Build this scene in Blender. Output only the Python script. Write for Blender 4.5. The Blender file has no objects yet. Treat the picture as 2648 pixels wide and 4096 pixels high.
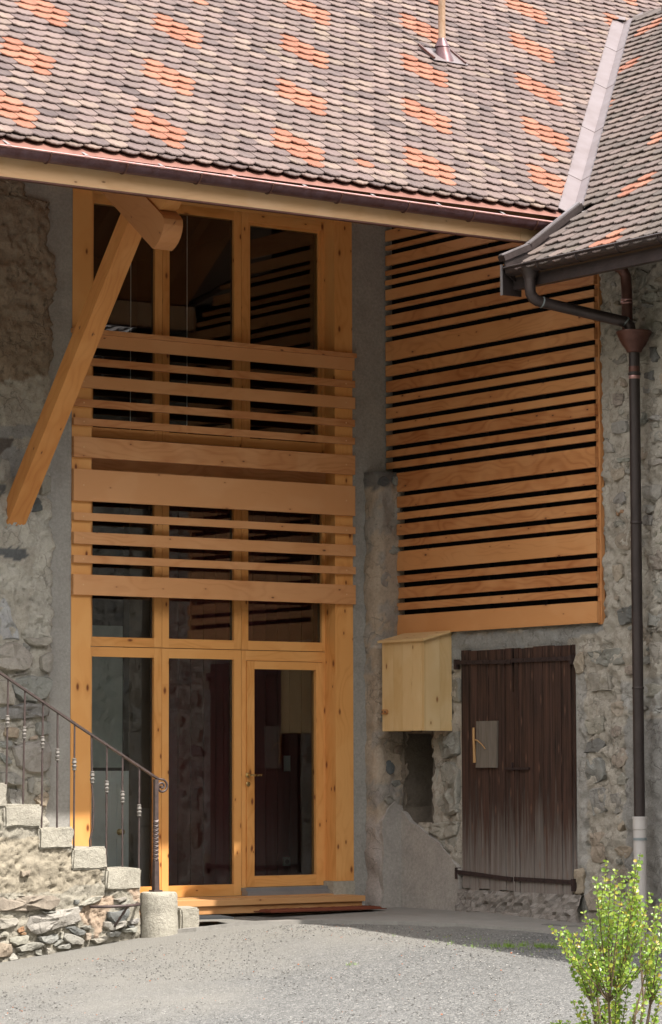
import bpy, bmesh, math, random, json
from mathutils import Vector, Matrix, noise
D = json.loads(r'''{"SA":[[[[-4.085,2.33],[-4.019,2.366],[-3.92,2.363],[-3.831,2.316],[-3.775,2.235],[-3.78,2.167],[-3.83,2.127],[-4.018,2.119],[-4.084,2.128],[-4.171,2.16],[-4.172,2.285]],0],[[[-3.703,2.251],[-3.597,2.297],[-3.574,2.219],[-3.579,2.131],[-3.607,2.101],[-3.702,2.119],[-3.714,2.187]],2],[[[-3.865,2.398],[-3.598,2.414],[-3.603,2.365],[-3.653,2.33],[-3.776,2.332],[-3.848,2.369]],0],[[[-3.94,2.067],[-3.807,2.084],[-3.64,2.081],[-3.59,2.043],[-3.606,1.955],[-3.639,1.887],[-3.75,1.857],[-3.895,1.855],[-3.983,1.941],[-3.989,2.018]],1],[[[-4.127,2.036],[-4.017,2.056],[-3.972,1.951],[-3.95,1.884],[-3.972,1.83],[-4.125,1.833]],0],[[[-4.114,1.805],[-3.983,1.835],[-3.806,1.851],[-3.639,1.838],[-3.605,1.81],[-3.616,1.741],[-3.805,1.716],[-4.113,1.704]],1],[[[-3.882,1.686],[-3.761,1.692],[-3.749,1.643],[-3.871,1.633]],0],[[[-3.738,1.673],[-3.66,1.702],[-3.593,1.693],[-3.582,1.615],[-3.637,1.576],[-3.715,1.566],[-3.755,1.614]],1],[[[-3.981,1.652],[-3.904,1.633],[-3.914,1.536],[-4.014,1.555],[-4.058,1.584],[-4.036,1.642]],3],[[[-4.101,1.526],[-3.991,1.536],[-3.964,1.498],[-3.991,1.459],[-4.101,1.464]],1],[[[-3.964,1.507],[-3.87,1.546],[-3.854,1.513],[-3.903,1.488]],0],[[[-3.98,1.478],[-3.859,1.512],[-3.715,1.532],[-3.604,1.528],[-3.586,1.44],[-3.586,1.324],[-3.635,1.256],[-3.824,1.242],[-3.913,1.296],[-3.957,1.392]],0],[[[-4.1,1.421],[-4.002,1.401],[-3.957,1.334],[-4.012,1.325],[-4.1,1.382]],1],[[[-4.099,1.258],[-3.935,1.267],[-3.857,1.199],[-3.868,1.151],[-3.978,1.152],[-4.098,1.181]],0],[[[-3.818,1.209],[-3.758,1.233],[-3.746,1.15],[-3.779,1.069],[-3.818,1.083]],2],[[[-3.713,1.199],[-3.602,1.217],[-3.596,1.14],[-3.69,1.131]],0],[[[-3.756,1.025],[-3.668,1.102],[-3.612,1.106],[-3.595,1.053],[-3.634,0.966],[-3.712,0.976]],3],[[[-4.011,1.133],[-3.867,1.113],[-3.861,0.987],[-4.004,0.989]],0],[[[-3.799,1.566],[-3.715,1.581],[-3.715,1.547],[-3.798,1.532]],3],[[[-4.028,2.095],[-3.94,2.101],[-3.924,2.077],[-4.017,2.076]],0],[[[-4.102,1.68],[-4.036,1.68],[-4.036,1.613],[-4.102,1.617]],0],[[[-3.924,2.101],[-3.841,2.112],[-3.824,2.093],[-3.918,2.077]],0],[[[-3.674,2.1],[-3.596,2.092],[-3.596,2.068],[-3.652,2.072]],0],[[[-3.859,2.364],[-3.787,2.322],[-3.809,2.292],[-3.87,2.33]],1]],"SA2":[[[[-4.097,3.942],[-4.013,3.928],[-3.992,3.818],[-4.033,3.733],[-4.116,3.72]],2],[[[-3.751,4.092],[-3.602,4.119],[-3.591,3.933],[-3.718,3.87]],4],[[[-3.696,3.797],[-3.594,3.821],[-3.593,3.672],[-3.716,3.629]],0],[[[-3.78,3.607],[-3.706,3.629],[-3.694,3.5],[-3.779,3.487]],4],[[[-4.088,2.729],[-4.047,2.749],[-3.887,2.386],[-4.106,2.381]],5]],"SS":[[[[-4.754,0.263],[-4.461,0.266],[-4.163,0.268],[-4.134,0.217],[-4.197,0.154],[-4.403,0.145],[-4.754,0.151]],6],[[[-4.42,0.096],[-4.231,0.131],[-3.977,0.168],[-3.907,0.166],[-3.953,0.113],[-3.935,0.047],[-4.115,0.008],[-4.333,-0.05],[-4.419,-0.032],[-4.448,0.038]],2],[[[-4.742,0.096],[-4.539,0.09],[-4.51,0.06],[-4.595,0.013],[-4.741,0.008]],0],[[[-4.6,-0.066],[-4.459,-0.041],[-4.413,-0.047],[-4.441,-0.12],[-4.571,-0.13],[-4.605,-0.095]],2],[[[-4.74,-0.1],[-4.583,-0.115],[-4.554,-0.166],[-4.593,-0.218],[-4.74,-0.208]],3],[[[-4.549,-0.146],[-4.401,-0.102],[-4.275,-0.116],[-4.287,-0.145],[-4.423,-0.18],[-4.537,-0.171]],1],[[[-4.344,-0.069],[-4.149,-0.041],[-4.138,-0.091],[-4.206,-0.123],[-4.321,-0.105]],1],[[[-4.092,-0.043],[-3.999,-0.046],[-3.894,-0.109],[-3.917,-0.143],[-4.045,-0.134],[-4.115,-0.082]],2],[[[-4.08,-0.003],[-3.999,0.019],[-3.894,-0.039],[-3.906,-0.069],[-4.022,-0.055]],4],[[[-3.696,0.115],[-3.577,0.122],[-3.471,0.139],[-3.459,0.088],[-3.53,0.03],[-3.624,0.028],[-3.684,0.055]],4],[[[-3.56,0.177],[-3.477,0.215],[-3.459,0.169],[-3.518,0.161]],2],[[[-3.719,0.035],[-3.494,0.039],[-3.506,-0.001],[-3.648,-0.037],[-3.73,-0.014]],2],[[[-3.494,0.034],[-3.387,0.056],[-3.387,0.015],[-3.482,0.003]],1],[[[-3.553,-0.03],[-3.399,-0.005],[-3.393,-0.045],[-3.529,-0.061]],1],[[[-4.287,-0.155],[-4.229,-0.152],[-4.172,-0.189],[-4.194,-0.223],[-4.263,-0.216]],2],[[[-4.599,-0.223],[-4.56,-0.185],[-4.525,-0.206],[-4.525,-0.24],[-4.593,-0.248]],2],[[[-3.954,0.183],[-3.814,0.249],[-3.731,0.247],[-3.767,0.208],[-3.907,0.171]],2],[[[-3.613,0.214],[-3.507,0.236],[-3.495,0.216],[-3.59,0.183]],2],[[[-4.355,-0.163],[-4.298,-0.16],[-4.292,-0.205],[-4.355,-0.197]],2],[[[-4.502,0.465],[-4.416,0.463],[-4.416,0.428],[-4.496,0.425]],3],[[[-4.521,0.001],[-4.47,0.024],[-4.459,-0.011],[-4.515,-0.024]],7],[[[-4.498,-0.03],[-4.442,-0.021],[-4.441,-0.046],[-4.493,-0.044]],7],[[[-4.166,-0.15],[-4.045,-0.124],[-4.033,-0.164],[-4.149,-0.17]],1],[[[-4.195,-0.129],[-4.115,-0.087],[-4.109,-0.112],[-4.183,-0.144]],1],[[[-4.138,-0.041],[-4.103,-0.037],[-4.114,-0.092],[-4.132,-0.081]],2],[[[-3.935,0.002],[-3.848,0.019],[-3.836,-0.021],[-3.906,-0.029]],1],[[[-4.323,0.138],[-4.173,0.139],[-4.208,0.122],[-4.311,0.125]],1],[[[-3.836,-0.101],[-3.695,-0.076],[-3.683,-0.116],[-3.789,-0.138]],2],[[[-4.526,-0.186],[-4.458,-0.184],[-4.469,-0.208],[-4.514,-0.206]],2],[[[-3.494,0.008],[-3.399,-0.015],[-3.411,-0.03],[-3.482,-0.022]],4],[[[-4.0,0.224],[-3.942,0.227],[-3.954,0.193],[-3.994,0.194]],4],[[[-3.894,-0.049],[-3.842,-0.051],[-3.841,-0.096],[-3.882,-0.105]],3],[[[-4.662,-0.014],[-4.606,-0.026],[-4.628,-0.06],[-4.707,-0.062]],2],[[[-3.683,-0.046],[-3.553,-0.045],[-3.577,-0.09],[-3.671,-0.087]],1]],"SB":[[[[-3.201,4.198],[-3.351,4.207],[-3.405,4.17],[-3.391,4.109],[-3.295,4.087],[-3.186,4.128]],1],[[[-3.687,4.144],[-3.793,4.151],[-3.805,4.106],[-3.712,4.097]],0],[[[-3.679,4.074],[-3.844,4.081],[-3.949,4.058],[-3.921,3.981],[-3.737,3.994],[-3.671,4.03]],1],[[[-3.697,3.966],[-3.842,3.98],[-3.973,3.951],[-3.971,3.846],[-3.761,3.851]],0],[[[-3.648,3.847],[-3.84,3.84],[-3.971,3.828],[-3.97,3.785],[-3.667,3.801]],0],[[[-3.591,3.631],[-3.744,3.637],[-3.836,3.621],[-3.821,3.534],[-3.755,3.491],[-3.603,3.515]],0],[[[-3.595,3.472],[-3.728,3.462],[-3.734,3.409],[-3.647,3.397],[-3.588,3.419]],1],[[[-3.664,3.203],[-3.712,3.288],[-3.831,3.315],[-4.012,3.25],[-4.01,3.137],[-3.827,3.123],[-3.696,3.131]],8],[[[-3.601,3.04],[-3.695,3.078],[-3.827,3.114],[-4.009,3.085],[-4.006,2.912],[-3.639,2.923],[-3.593,2.979]],6],[[[-3.177,3.529],[-3.26,3.594],[-3.369,3.604],[-3.381,3.523],[-3.313,3.492],[-3.19,3.51]],1],[[[-3.24,3.221],[-3.282,3.263],[-3.425,3.307],[-3.428,3.103],[-3.307,3.119],[-3.239,3.15]],6],[[[-3.195,3.814],[-3.359,3.809],[-3.344,3.721],[-3.234,3.694],[-3.194,3.751]],3],[[[-3.244,3.444],[-3.339,3.45],[-3.352,3.418],[-3.257,3.407]],7],[[[-3.215,3.356],[-3.311,3.368],[-3.324,3.331],[-3.242,3.301]],0],[[[-3.117,4.08],[-3.198,4.01],[-3.225,3.945],[-3.128,3.945]],0],[[[-3.265,3.888],[-3.414,3.889],[-3.407,3.858],[-3.291,3.85]],1],[[[-3.671,2.834],[-3.823,2.861],[-3.953,2.819],[-3.924,2.656],[-3.701,2.649],[-3.663,2.747]],0],[[[-3.633,2.573],[-3.818,2.582],[-3.948,2.559],[-3.946,2.447],[-3.631,2.451]],1],[[[-3.182,2.993],[-3.305,2.995],[-3.33,2.887],[-3.234,2.839],[-3.181,2.904]],3],[[[-3.353,2.621],[-3.44,2.625],[-3.445,2.528],[-3.392,2.522]],4],[[[-3.23,2.608],[-3.312,2.631],[-3.325,2.586],[-3.243,2.563]],6],[[[-3.279,3.099],[-3.414,3.095],[-3.407,3.069],[-3.306,3.075]],0],[[[-3.607,3.391],[-3.713,3.384],[-3.699,3.297],[-3.592,3.3]],1],[[[-3.864,3.732],[-4.021,3.737],[-4.019,3.633],[-3.849,3.628]],1],[[[-3.862,3.584],[-4.031,3.579],[-4.029,3.423],[-3.859,3.435]],0],[[[-3.634,4.193],[-3.767,4.215],[-3.872,4.188],[-3.819,4.158]],1],[[[-3.283,5.275],[-3.351,5.272],[-3.367,5.236],[-3.3,5.234]],0],[[[-3.189,5.242],[-3.308,5.232],[-3.324,5.191],[-3.206,5.195]],3],[[[-3.61,5.233],[-3.784,5.249],[-3.816,5.206],[-3.774,5.173],[-3.626,5.192]],0],[[[-3.601,5.179],[-3.741,5.15],[-3.715,5.115],[-3.592,5.147]],1],[[[-3.677,4.795],[-3.775,4.778],[-3.815,4.692],[-3.74,4.656],[-3.692,4.684]],4],[[[-3.616,4.582],[-3.748,4.596],[-3.738,4.509],[-3.631,4.526]],4],[[[-3.213,4.559],[-3.331,4.58],[-3.415,4.549],[-3.364,4.488],[-3.228,4.474]],3],[[[-3.219,4.447],[-3.346,4.445],[-3.361,4.35],[-3.26,4.321]],6],[[[-3.166,5.402],[-3.26,5.4],[-3.293,5.351],[-3.191,5.343]],0],[[[-3.728,5.355],[-3.876,5.368],[-3.957,5.346],[-3.956,5.286],[-3.76,5.329]],6],[[[-3.12,5.173],[-3.205,5.173],[-3.222,5.121],[-3.128,5.132]],0],[[[-3.314,4.548],[-3.398,4.545],[-3.406,4.489],[-3.33,4.491]],3],[[[-3.825,5.243],[-3.955,5.243],[-3.954,5.177],[-3.84,5.187]],1],[[[-3.661,5.325],[-3.727,5.316],[-3.759,5.268],[-3.669,5.269]],0],[[[-3.774,5.157],[-3.888,5.153],[-3.952,5.101],[-3.797,5.099]],0],[[[-3.285,4.297],[-3.352,4.312],[-3.364,4.267],[-3.309,4.264]],2],[[[-3.605,4.463],[-3.704,4.458],[-3.695,4.399],[-3.613,4.407]],1],[[[-3.812,4.55],[-3.91,4.561],[-3.908,4.453],[-3.827,4.472]],3],[[[-2.861,2.272],[-3.296,2.294],[-3.349,2.148],[-3.099,2.137],[-2.931,2.179]],1],[[[-2.835,1.506],[-3.005,1.541],[-3.089,1.486],[-3.003,1.414],[-2.791,1.406]],4],[[[-2.805,1.36],[-3.031,1.377],[-3.07,1.197],[-2.858,1.142],[-2.788,1.214]],1],[[[-2.858,1.105],[-3.055,1.124],[-3.08,0.926],[-2.911,0.87]],1],[[[-2.881,0.743],[-3.049,0.755],[-3.075,0.584],[-3.017,0.475],[-2.877,0.49]],3],[[[-2.802,0.198],[-2.959,0.347],[-3.098,0.315],[-3.095,0.1],[-2.87,0.074]],6],[[[-0.691,1.33],[-0.938,1.349],[-1.049,1.272],[-1.045,0.888],[-0.87,0.847],[-0.694,0.923]],0],[[[-0.716,1.602],[-1.02,1.618],[-1.05,1.406],[-0.811,1.369]],1],[[[-0.547,0.785],[-1.044,0.811],[-1.027,0.696],[-0.804,0.634],[-0.579,0.718]],0],[[[-0.952,2.083],[-1.066,2.099],[-1.07,1.868],[-0.95,1.89]],0],[[[0.011,1.451],[-0.157,1.47],[-0.172,1.292],[-0.005,1.273]],1],[[[-3.246,2.604],[-3.44,2.649],[-3.437,2.505],[-3.271,2.476]],4],[[[-2.648,0.43],[-2.791,0.451],[-2.759,0.215],[-2.631,0.211]],3],[[[-2.81,1.689],[-3.064,1.721],[-3.062,1.576],[-2.865,1.56]],0],[[[-2.873,2.089],[-3.126,2.1],[-3.152,1.937],[-2.898,1.924]],0],[[[-3.138,1.071],[-3.277,1.089],[-3.288,0.91],[-3.163,0.891]],0],[[[-2.675,2.26],[-2.804,2.274],[-2.801,2.091],[-2.687,2.076]],3],[[[-0.739,0.633],[-1.027,0.677],[-1.026,0.542],[-0.867,0.52]],1],[[[-3.656,2.568],[-3.819,2.596],[-4.083,2.549],[-4.028,2.393],[-3.681,2.406]],0],[[[-3.679,2.317],[-3.974,2.342],[-3.97,2.13],[-3.703,2.138]],2]],"EA":[[-3.874,6.309],[-3.831,6.215],[-3.632,6.214],[-3.634,6.093],[-3.626,5.995],[-3.618,5.941],[-3.642,5.807],[-3.565,5.716],[-3.549,5.597],[-3.556,5.443],[-3.567,5.332],[-3.604,5.274],[-3.611,5.164],[-3.574,5.135],[-3.573,5.004],[-3.585,4.887],[-3.602,4.783],[-3.613,4.673],[-3.608,4.554],[-3.632,4.444],[-3.609,4.358],[-3.589,3.86],[-3.6,3.621],[-3.589,3.535],[-3.583,3.384],[-3.576,3.319],[-3.571,2.974],[-3.567,2.737],[-3.574,2.522],[-3.583,2.393],[-3.577,2.285],[-3.584,2.114],[-3.613,2.027],[-3.604,1.867],[-3.623,1.728],[-3.612,1.6],[-3.592,1.45],[-3.601,1.322],[-3.6,1.13],[-3.604,1.024],[-3.612,0.748],[-3.609,0.175]],"ZA":[[[[-4.957,6.445],[-3.44,6.618],[-3.43,4.699],[-3.701,4.679],[-3.787,4.656],[-3.854,4.618],[-3.988,4.616],[-4.045,4.587],[-4.937,4.491]],"tan"],[[[-4.716,4.18],[-3.55,4.253],[-3.549,4.141],[-3.91,4.119],[-4.715,4.052]],"cem"],[[[-4.119,4.107],[-3.973,4.097],[-3.961,3.986],[-4.118,3.959]],"wood"],[[[-3.972,4.06],[-3.803,3.958],[-3.949,3.784],[-4.117,3.793],[-4.118,3.941]],"cem"],[[[-4.116,3.72],[-4.033,3.724],[-4.053,3.612],[-4.115,3.609]],"dark"],[[[-3.78,3.626],[-3.695,3.611],[-3.716,3.499],[-3.779,3.496]],"dark"],[[[-4.112,3.168],[-3.914,3.185],[-3.819,3.161],[-3.829,3.106],[-3.923,3.065],[-4.112,3.104]],"dark"],[[[-4.111,3.04],[-3.965,3.036],[-3.775,2.941],[-3.796,2.812],[-4.005,2.787],[-4.109,2.82]],"pale"],[[[-3.925,3.305],[-3.746,3.322],[-3.756,3.201],[-3.914,3.195]],"pale"],[[[-4.136,3.608],[-3.78,3.626],[-3.746,3.331],[-4.051,3.299],[-4.134,3.333]],"pale"],[[[-3.747,3.498],[-3.588,3.523],[-3.571,2.393],[-3.856,2.405],[-3.754,2.942]],"pale"]],"ZS":[[[[-3.953,0.133],[-3.814,0.249],[-3.625,0.254],[-3.613,0.173],[-3.695,0.065],[-3.73,-0.045],[-3.789,-0.103],[-3.813,0.008],[-3.93,0.042]],"pink"],[[[-4.758,0.765],[-4.555,0.723],[-4.349,0.75],[-4.049,0.635],[-3.709,0.508],[-3.708,0.347],[-4.07,0.316],[-4.14,0.277],[-4.687,0.291],[-4.755,0.293]],"tan2"],[[[-3.495,0.291],[-3.382,0.309],[-3.381,0.157],[-3.459,0.24]],"pink"]],"ZB":[[[[-0.936,2.481],[-3.065,2.502],[-3.064,2.448],[-2.607,2.373],[-2.577,2.328],[-1.837,2.325],[-1.094,2.321],[-1.029,2.217],[-0.934,2.219]],"cem"],[[[-3.33,1.699],[-4.213,1.703],[-4.182,0.035],[-3.307,0.268]],"conc"],[[[-3.252,2.007],[-4.22,2.053],[-4.214,1.721],[-3.358,1.735]],"palegr"],[[[0.601,2.549],[0.393,2.541],[0.403,0.953],[0.13,0.856],[0.267,0.655],[0.541,0.851]],"tan"],[[[-2.604,2.17],[-2.805,2.164],[-2.83,0.072],[-2.603,0.082]],"palegr"],[[[0.397,1.816],[-0.638,1.603],[-0.631,0.806],[-0.337,0.782],[0.129,0.975],[0.436,1.053]],"tandk"]],"PP":[[0.208,0.816],[0.088,0.975],[-0.113,0.957],[-0.377,0.783],[-0.605,0.689],[-0.829,0.577],[-0.956,0.484],[-1.075,0.372],[-1.071,-0.038],[0.213,-0.027]],"NI":[[-0.227,1.598],[-0.638,1.593],[-0.662,1.33],[-0.633,1.058],[-0.637,0.786],[-0.337,0.782],[-0.222,0.938],[-0.258,1.253]],"CM":[[-4.04,2.86],[-2.761,2.815],[-4.746,1.721],[-3.422,1.695],[-5.414,0.509],[-4.119,0.519],[-0.714,3.99],[-1.406,2.769],[-2.071,1.668],[-2.734,0.54],[0.592,3.945],[-0.06,2.797],[-0.723,1.669],[-1.387,0.528],[2.634,5.104],[1.959,3.946],[1.311,2.839],[0.643,1.688],[-0.012,0.577],[3.869,5.12],[5.286,6.309],[1.131,4.964]],"CA":[[0.291,5.549],[-0.601,4.52],[-1.445,3.71],[-1.789,2.976],[-2.409,2.771],[-2.728,2.0],[-3.589,1.14],[-3.704,0.455],[-4.469,0.3],[-3.465,1.644],[-3.729,0.27],[-0.968,4.351]],"BAL":[[[-4.597,1.993],[-4.607,1.17],[-4.596,1.673]],[[-4.441,1.913],[-4.453,1.003],[-4.441,1.582]],[[-4.272,1.819],[-4.28,0.82],[-4.274,1.504]],[[-4.134,1.732],[-4.135,0.818],[-4.134,1.404]],[[-3.973,1.637],[-3.976,0.645],[-3.973,1.325]],[[-3.813,1.558],[-3.819,0.642],[-3.803,1.219]],[[-3.664,1.461],[-3.666,0.467],[-3.663,1.141]],[[-3.513,1.372],[-3.511,0.464],[-3.514,1.056]],[[-3.349,1.274],[-3.351,0.453],[-3.353,0.943]]],"HR":[[-4.91,2.201],[-4.672,2.063],[-3.926,1.632],[-3.156,1.193]],"SCR":[-3.134,1.131],"NEW":[[-3.179,1.188],[-3.191,0.27]],"TIP":[[-5.697,-10.143,0.821],[-5.718,-10.12,0.76],[-5.959,-10.168,0.786],[-6.006,-10.3,0.75],[-6.185,-10.341,0.715],[-6.022,-10.209,0.668],[-5.974,-10.221,0.642],[-6.123,-10.39,0.7],[-6.065,-10.43,0.715],[-5.661,-10.014,0.715],[-5.766,-10.189,0.646],[-5.866,-10.423,0.618],[-5.737,-10.362,0.575],[-5.549,-10.093,0.53],[-5.657,-10.077,0.568],[-5.717,-10.077,0.606],[-6.096,-10.134,0.514],[-6.016,-10.112,0.468],[-5.911,-10.05,0.463],[-6.118,-10.367,0.56],[-5.889,-10.159,0.512],[-5.975,-10.305,0.484],[-6.053,-9.797,0.426],[-6.327,-10.204,0.421],[-6.088,-9.911,0.346],[-5.993,-9.845,0.421],[-6.206,-10.166,0.396],[-5.907,-9.886,0.415],[-5.878,-9.923,0.401],[-6.19,-10.326,0.353],[-5.957,-9.985,0.37],[-5.909,-10.539,0.372],[-5.739,-10.292,0.401],[-5.778,-10.305,0.312],[-5.894,-10.41,0.461],[-5.868,-10.333,0.407],[-5.985,-9.876,0.203],[-6.116,-10.15,0.262],[-6.204,-10.209,0.244],[-5.965,-9.968,0.192],[-6.027,-10.114,0.242],[-5.87,-9.958,0.173],[-6.057,-10.243,0.18],[-5.998,-10.218,0.141],[-5.82,-9.994,0.188],[-5.697,-10.303,0.249],[-5.73,-10.28,0.239],[-5.879,-10.375,0.259],[-6.007,-10.447,0.243],[-5.663,-10.017,0.285],[-6.013,-10.392,0.255],[-5.578,-10.127,0.134],[-5.787,-10.327,0.103],[-5.603,-10.022,0.053],[-5.731,-10.339,0.062],[-5.911,-9.812,0.008],[-6.022,-10.018,0.051],[-6.104,-10.196,0.08],[-5.878,-9.981,0.032],[-5.863,-10.042,0.045],[-5.874,-10.023,-0.001],[-5.991,-10.099,-0.031],[-6.121,-10.183,-0.055],[-5.853,-10.069,0.001],[-6.045,-10.335,0.075],[-5.804,-10.075,0.09],[-5.782,-10.138,0.143],[-5.74,-10.359,0.153],[-5.599,-10.125,-0.069],[-5.885,-10.377,0.011],[-5.852,-10.246,-0.074],[-5.84,-9.987,0.239],[-5.951,-10.229,0.355],[-5.791,-10.087,0.267],[-5.927,-10.076,0.373],[-5.759,-9.957,0.413],[-5.694,-9.978,0.54],[-5.773,-10.117,0.507],[-5.705,-10.1,0.494],[-5.844,-10.482,0.462],[-5.615,-10.219,0.343]],"TIP2":[[-6.183,-9.97,-0.083],[-6.208,-10.064,-0.06],[-6.149,-10.067,-0.068],[-6.131,-10.097,-0.084],[-6.124,-9.983,-0.088],[-6.233,-10.064,-0.088],[-6.118,-10.124,-0.09]],"CAM":[[-16.729963106646256,-22.897770791990094,1.2793951348729335],[0.8179479693929627,-0.5752862905252761,-0.002608313554138673],[-0.046126750902703476,-0.07010143732293814,0.9964728352225254],[0.5734400075135053,0.814942619095925,0.083875415730625]]}''')
SC = bpy.context.scene
COL = SC.collection
R = math.radians
rng = random.Random(11)

# ---------------------------------------------------------------- camera, sky, sun, exposure
cam = bpy.data.objects.new('camera', bpy.data.cameras.new('camera'))
COL.objects.link(cam)
cp, cr, cu, cf = [Vector(v) for v in D['CAM']]
cam.matrix_world = Matrix(((cr.x, cu.x, -cf.x, cp.x), (cr.y, cu.y, -cf.y, cp.y), (cr.z, cu.z, -cf.z, cp.z), (0, 0, 0, 1)))
cam.data.sensor_fit = 'VERTICAL'
cam.data.sensor_height = 36.0
cam.data.lens = 12226.0 / 4096.0 * 36.0
cam.data.clip_start = 0.5
cam.data.clip_end = 600.0
SC.camera = cam

SUN = Vector((0.20, -0.60, 1.0)).normalized()
W = bpy.data.worlds.new('World')
SC.world = W
W.use_nodes = True
wn = W.node_tree.nodes
wl = W.node_tree.links
for n_ in list(wn):
    wn.remove(n_)
sky = wn.new('ShaderNodeTexSky')
sky.sky_type = 'NISHITA'
sky.sun_disc = False
sky.sun_elevation = math.asin(SUN.z)
sky.sun_rotation = math.atan2(SUN.x, SUN.y)
sky.air_density = 1.0
sky.dust_density = 2.0
bg = wn.new('ShaderNodeBackground')
bg.inputs['Strength'].default_value = 0.15
wo = wn.new('ShaderNodeOutputWorld')
# broken bright cloud over the whole sky
tc = wn.new('ShaderNodeTexCoord')
cn = wn.new('ShaderNodeTexNoise')
cn.inputs['Scale'].default_value = 2.6
cn.inputs['Detail'].default_value = 6.0
wl.new(tc.outputs['Generated'], cn.inputs['Vector'])
crp = wn.new('ShaderNodeValToRGB')
crp.color_ramp.elements[0].position = 0.30
crp.color_ramp.elements[1].position = 0.52
wl.new(cn.outputs[0], crp.inputs[0])
cm = wn.new('ShaderNodeMix')
cm.data_type = 'RGBA'
wl.new(crp.outputs[0], cm.inputs[0])
wl.new(sky.outputs[0], cm.inputs[6])
cm.inputs[7].default_value = (6.9, 6.7, 6.5, 1)
wl.new(cm.outputs[2], bg.inputs[0])
wl.new(bg.outputs[0], wo.inputs[0])

sl = bpy.data.lights.new('sun', 'SUN')
sl.energy = 2.7
sl.angle = R(0.55)
sl.color = (1.0, 0.95, 0.87)
so = bpy.data.objects.new('sun', sl)
COL.objects.link(so)
so.rotation_euler = SUN.to_track_quat('Z', 'Y').to_euler()
SC.view_settings.view_transform = 'Standard'
SC.view_settings.look = 'None'
SC.view_settings.gamma = 1.0
SC.view_settings.exposure = 1.75
SC.view_settings.use_curve_mapping = False
SC.cycles.max_bounces = 8
SC.cycles.diffuse_bounces = 5
SC.cycles.transparent_max_bounces = 12
SC.cycles.caustics_reflective = False
SC.cycles.caustics_refractive = False
SC.cycles.use_denoising = True

# ---------------------------------------------------------------- materials
class NT:
    def __init__(s, name):
        s.m = bpy.data.materials.new(name)
        s.m.use_nodes = True
        s.t = s.m.node_tree
        s.t.nodes.clear()
        s.out = s.t.nodes.new('ShaderNodeOutputMaterial')
        s.b = s.t.nodes.new('ShaderNodeBsdfPrincipled')
        s.t.links.new(s.b.outputs[0], s.out.inputs[0])
    def n(s, kind, **kw):
        x = s.t.nodes.new('ShaderNode' + kind)
        for k, v in kw.items():
            setattr(x, k, v)
        return x
    def set(s, inp, v):
        if isinstance(v, bpy.types.NodeSocket):
            s.t.links.new(v, inp)
        elif isinstance(v, (tuple, list)):
            if len(v) == 3 and inp.type == 'RGBA':
                v = (*v, 1)
            inp.default_value = v
        else:
            inp.default_value = v
    def math(s, op, a, b=0.0, c=0.0, clamp=False):
        x = s.n('Math', operation=op, use_clamp=clamp)
        s.set(x.inputs[0], a); s.set(x.inputs[1], b); s.set(x.inputs[2], c)
        return x.outputs[0]
    def mix(s, f, a, b, mode='MIX'):
        x = s.n('Mix', data_type='RGBA', blend_type=mode)
        s.set(x.inputs[0], f); s.set(x.inputs[6], a); s.set(x.inputs[7], b)
        return x.outputs[2]
    def vec(s, a, mul=(1, 1, 1), add=None):
        x = s.n('VectorMath', operation='MULTIPLY')
        s.set(x.inputs[0], a); s.set(x.inputs[1], mul)
        o = x.outputs[0]
        if add is not None:
            y = s.n('VectorMath', operation='ADD')
            s.set(y.inputs[0], o); s.set(y.inputs[1], add)
            o = y.outputs[0]
        return o
    def noise(s, v, scale, detail=4.0, rough=0.55, dist=0.0):
        x = s.n('TexNoise')
        s.set(x.inputs['Vector'], v); s.set(x.inputs['Scale'], scale); s.set(x.inputs['Detail'], detail)
        s.set(x.inputs['Roughness'], rough); s.set(x.inputs['Distortion'], dist)
        return x.outputs[0]
    def ramp(s, f, *stops):
        x = s.n('ValToRGB')
        e = x.color_ramp.elements
        while len(e) < len(stops):
            e.new(0.5)
        for i, (p, c) in enumerate(stops):
            e[i].position = p
            e[i].color = (c, c, c, 1) if isinstance(c, (int, float)) else (*c, 1)
        s.set(x.inputs[0], f)
        return x.outputs[0]
    def attr(s, name, kind='GEOMETRY'):
        return s.n('Attribute', attribute_name=name, attribute_type=kind)
    def bump(s, h, strength=0.5, dist=0.01, nrm=None):
        x = s.n('Bump')
        s.set(x.inputs['Height'], h); x.inputs['Strength'].default_value = strength; x.inputs['Distance'].default_value = dist
        if nrm is not None:
            s.set(x.inputs['Normal'], nrm)
        return x.outputs[0]
    def done(s, col, rough=0.6, nrm=None, metal=0.0, spec=0.5):
        s.set(s.b.inputs['Base Color'], col); s.set(s.b.inputs['Roughness'], rough); s.b.inputs['Metallic'].default_value = metal
        s.b.inputs['Specular IOR Level'].default_value = spec
        if nrm is not None:
            s.set(s.b.inputs['Normal'], nrm)
        return s.m

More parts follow.
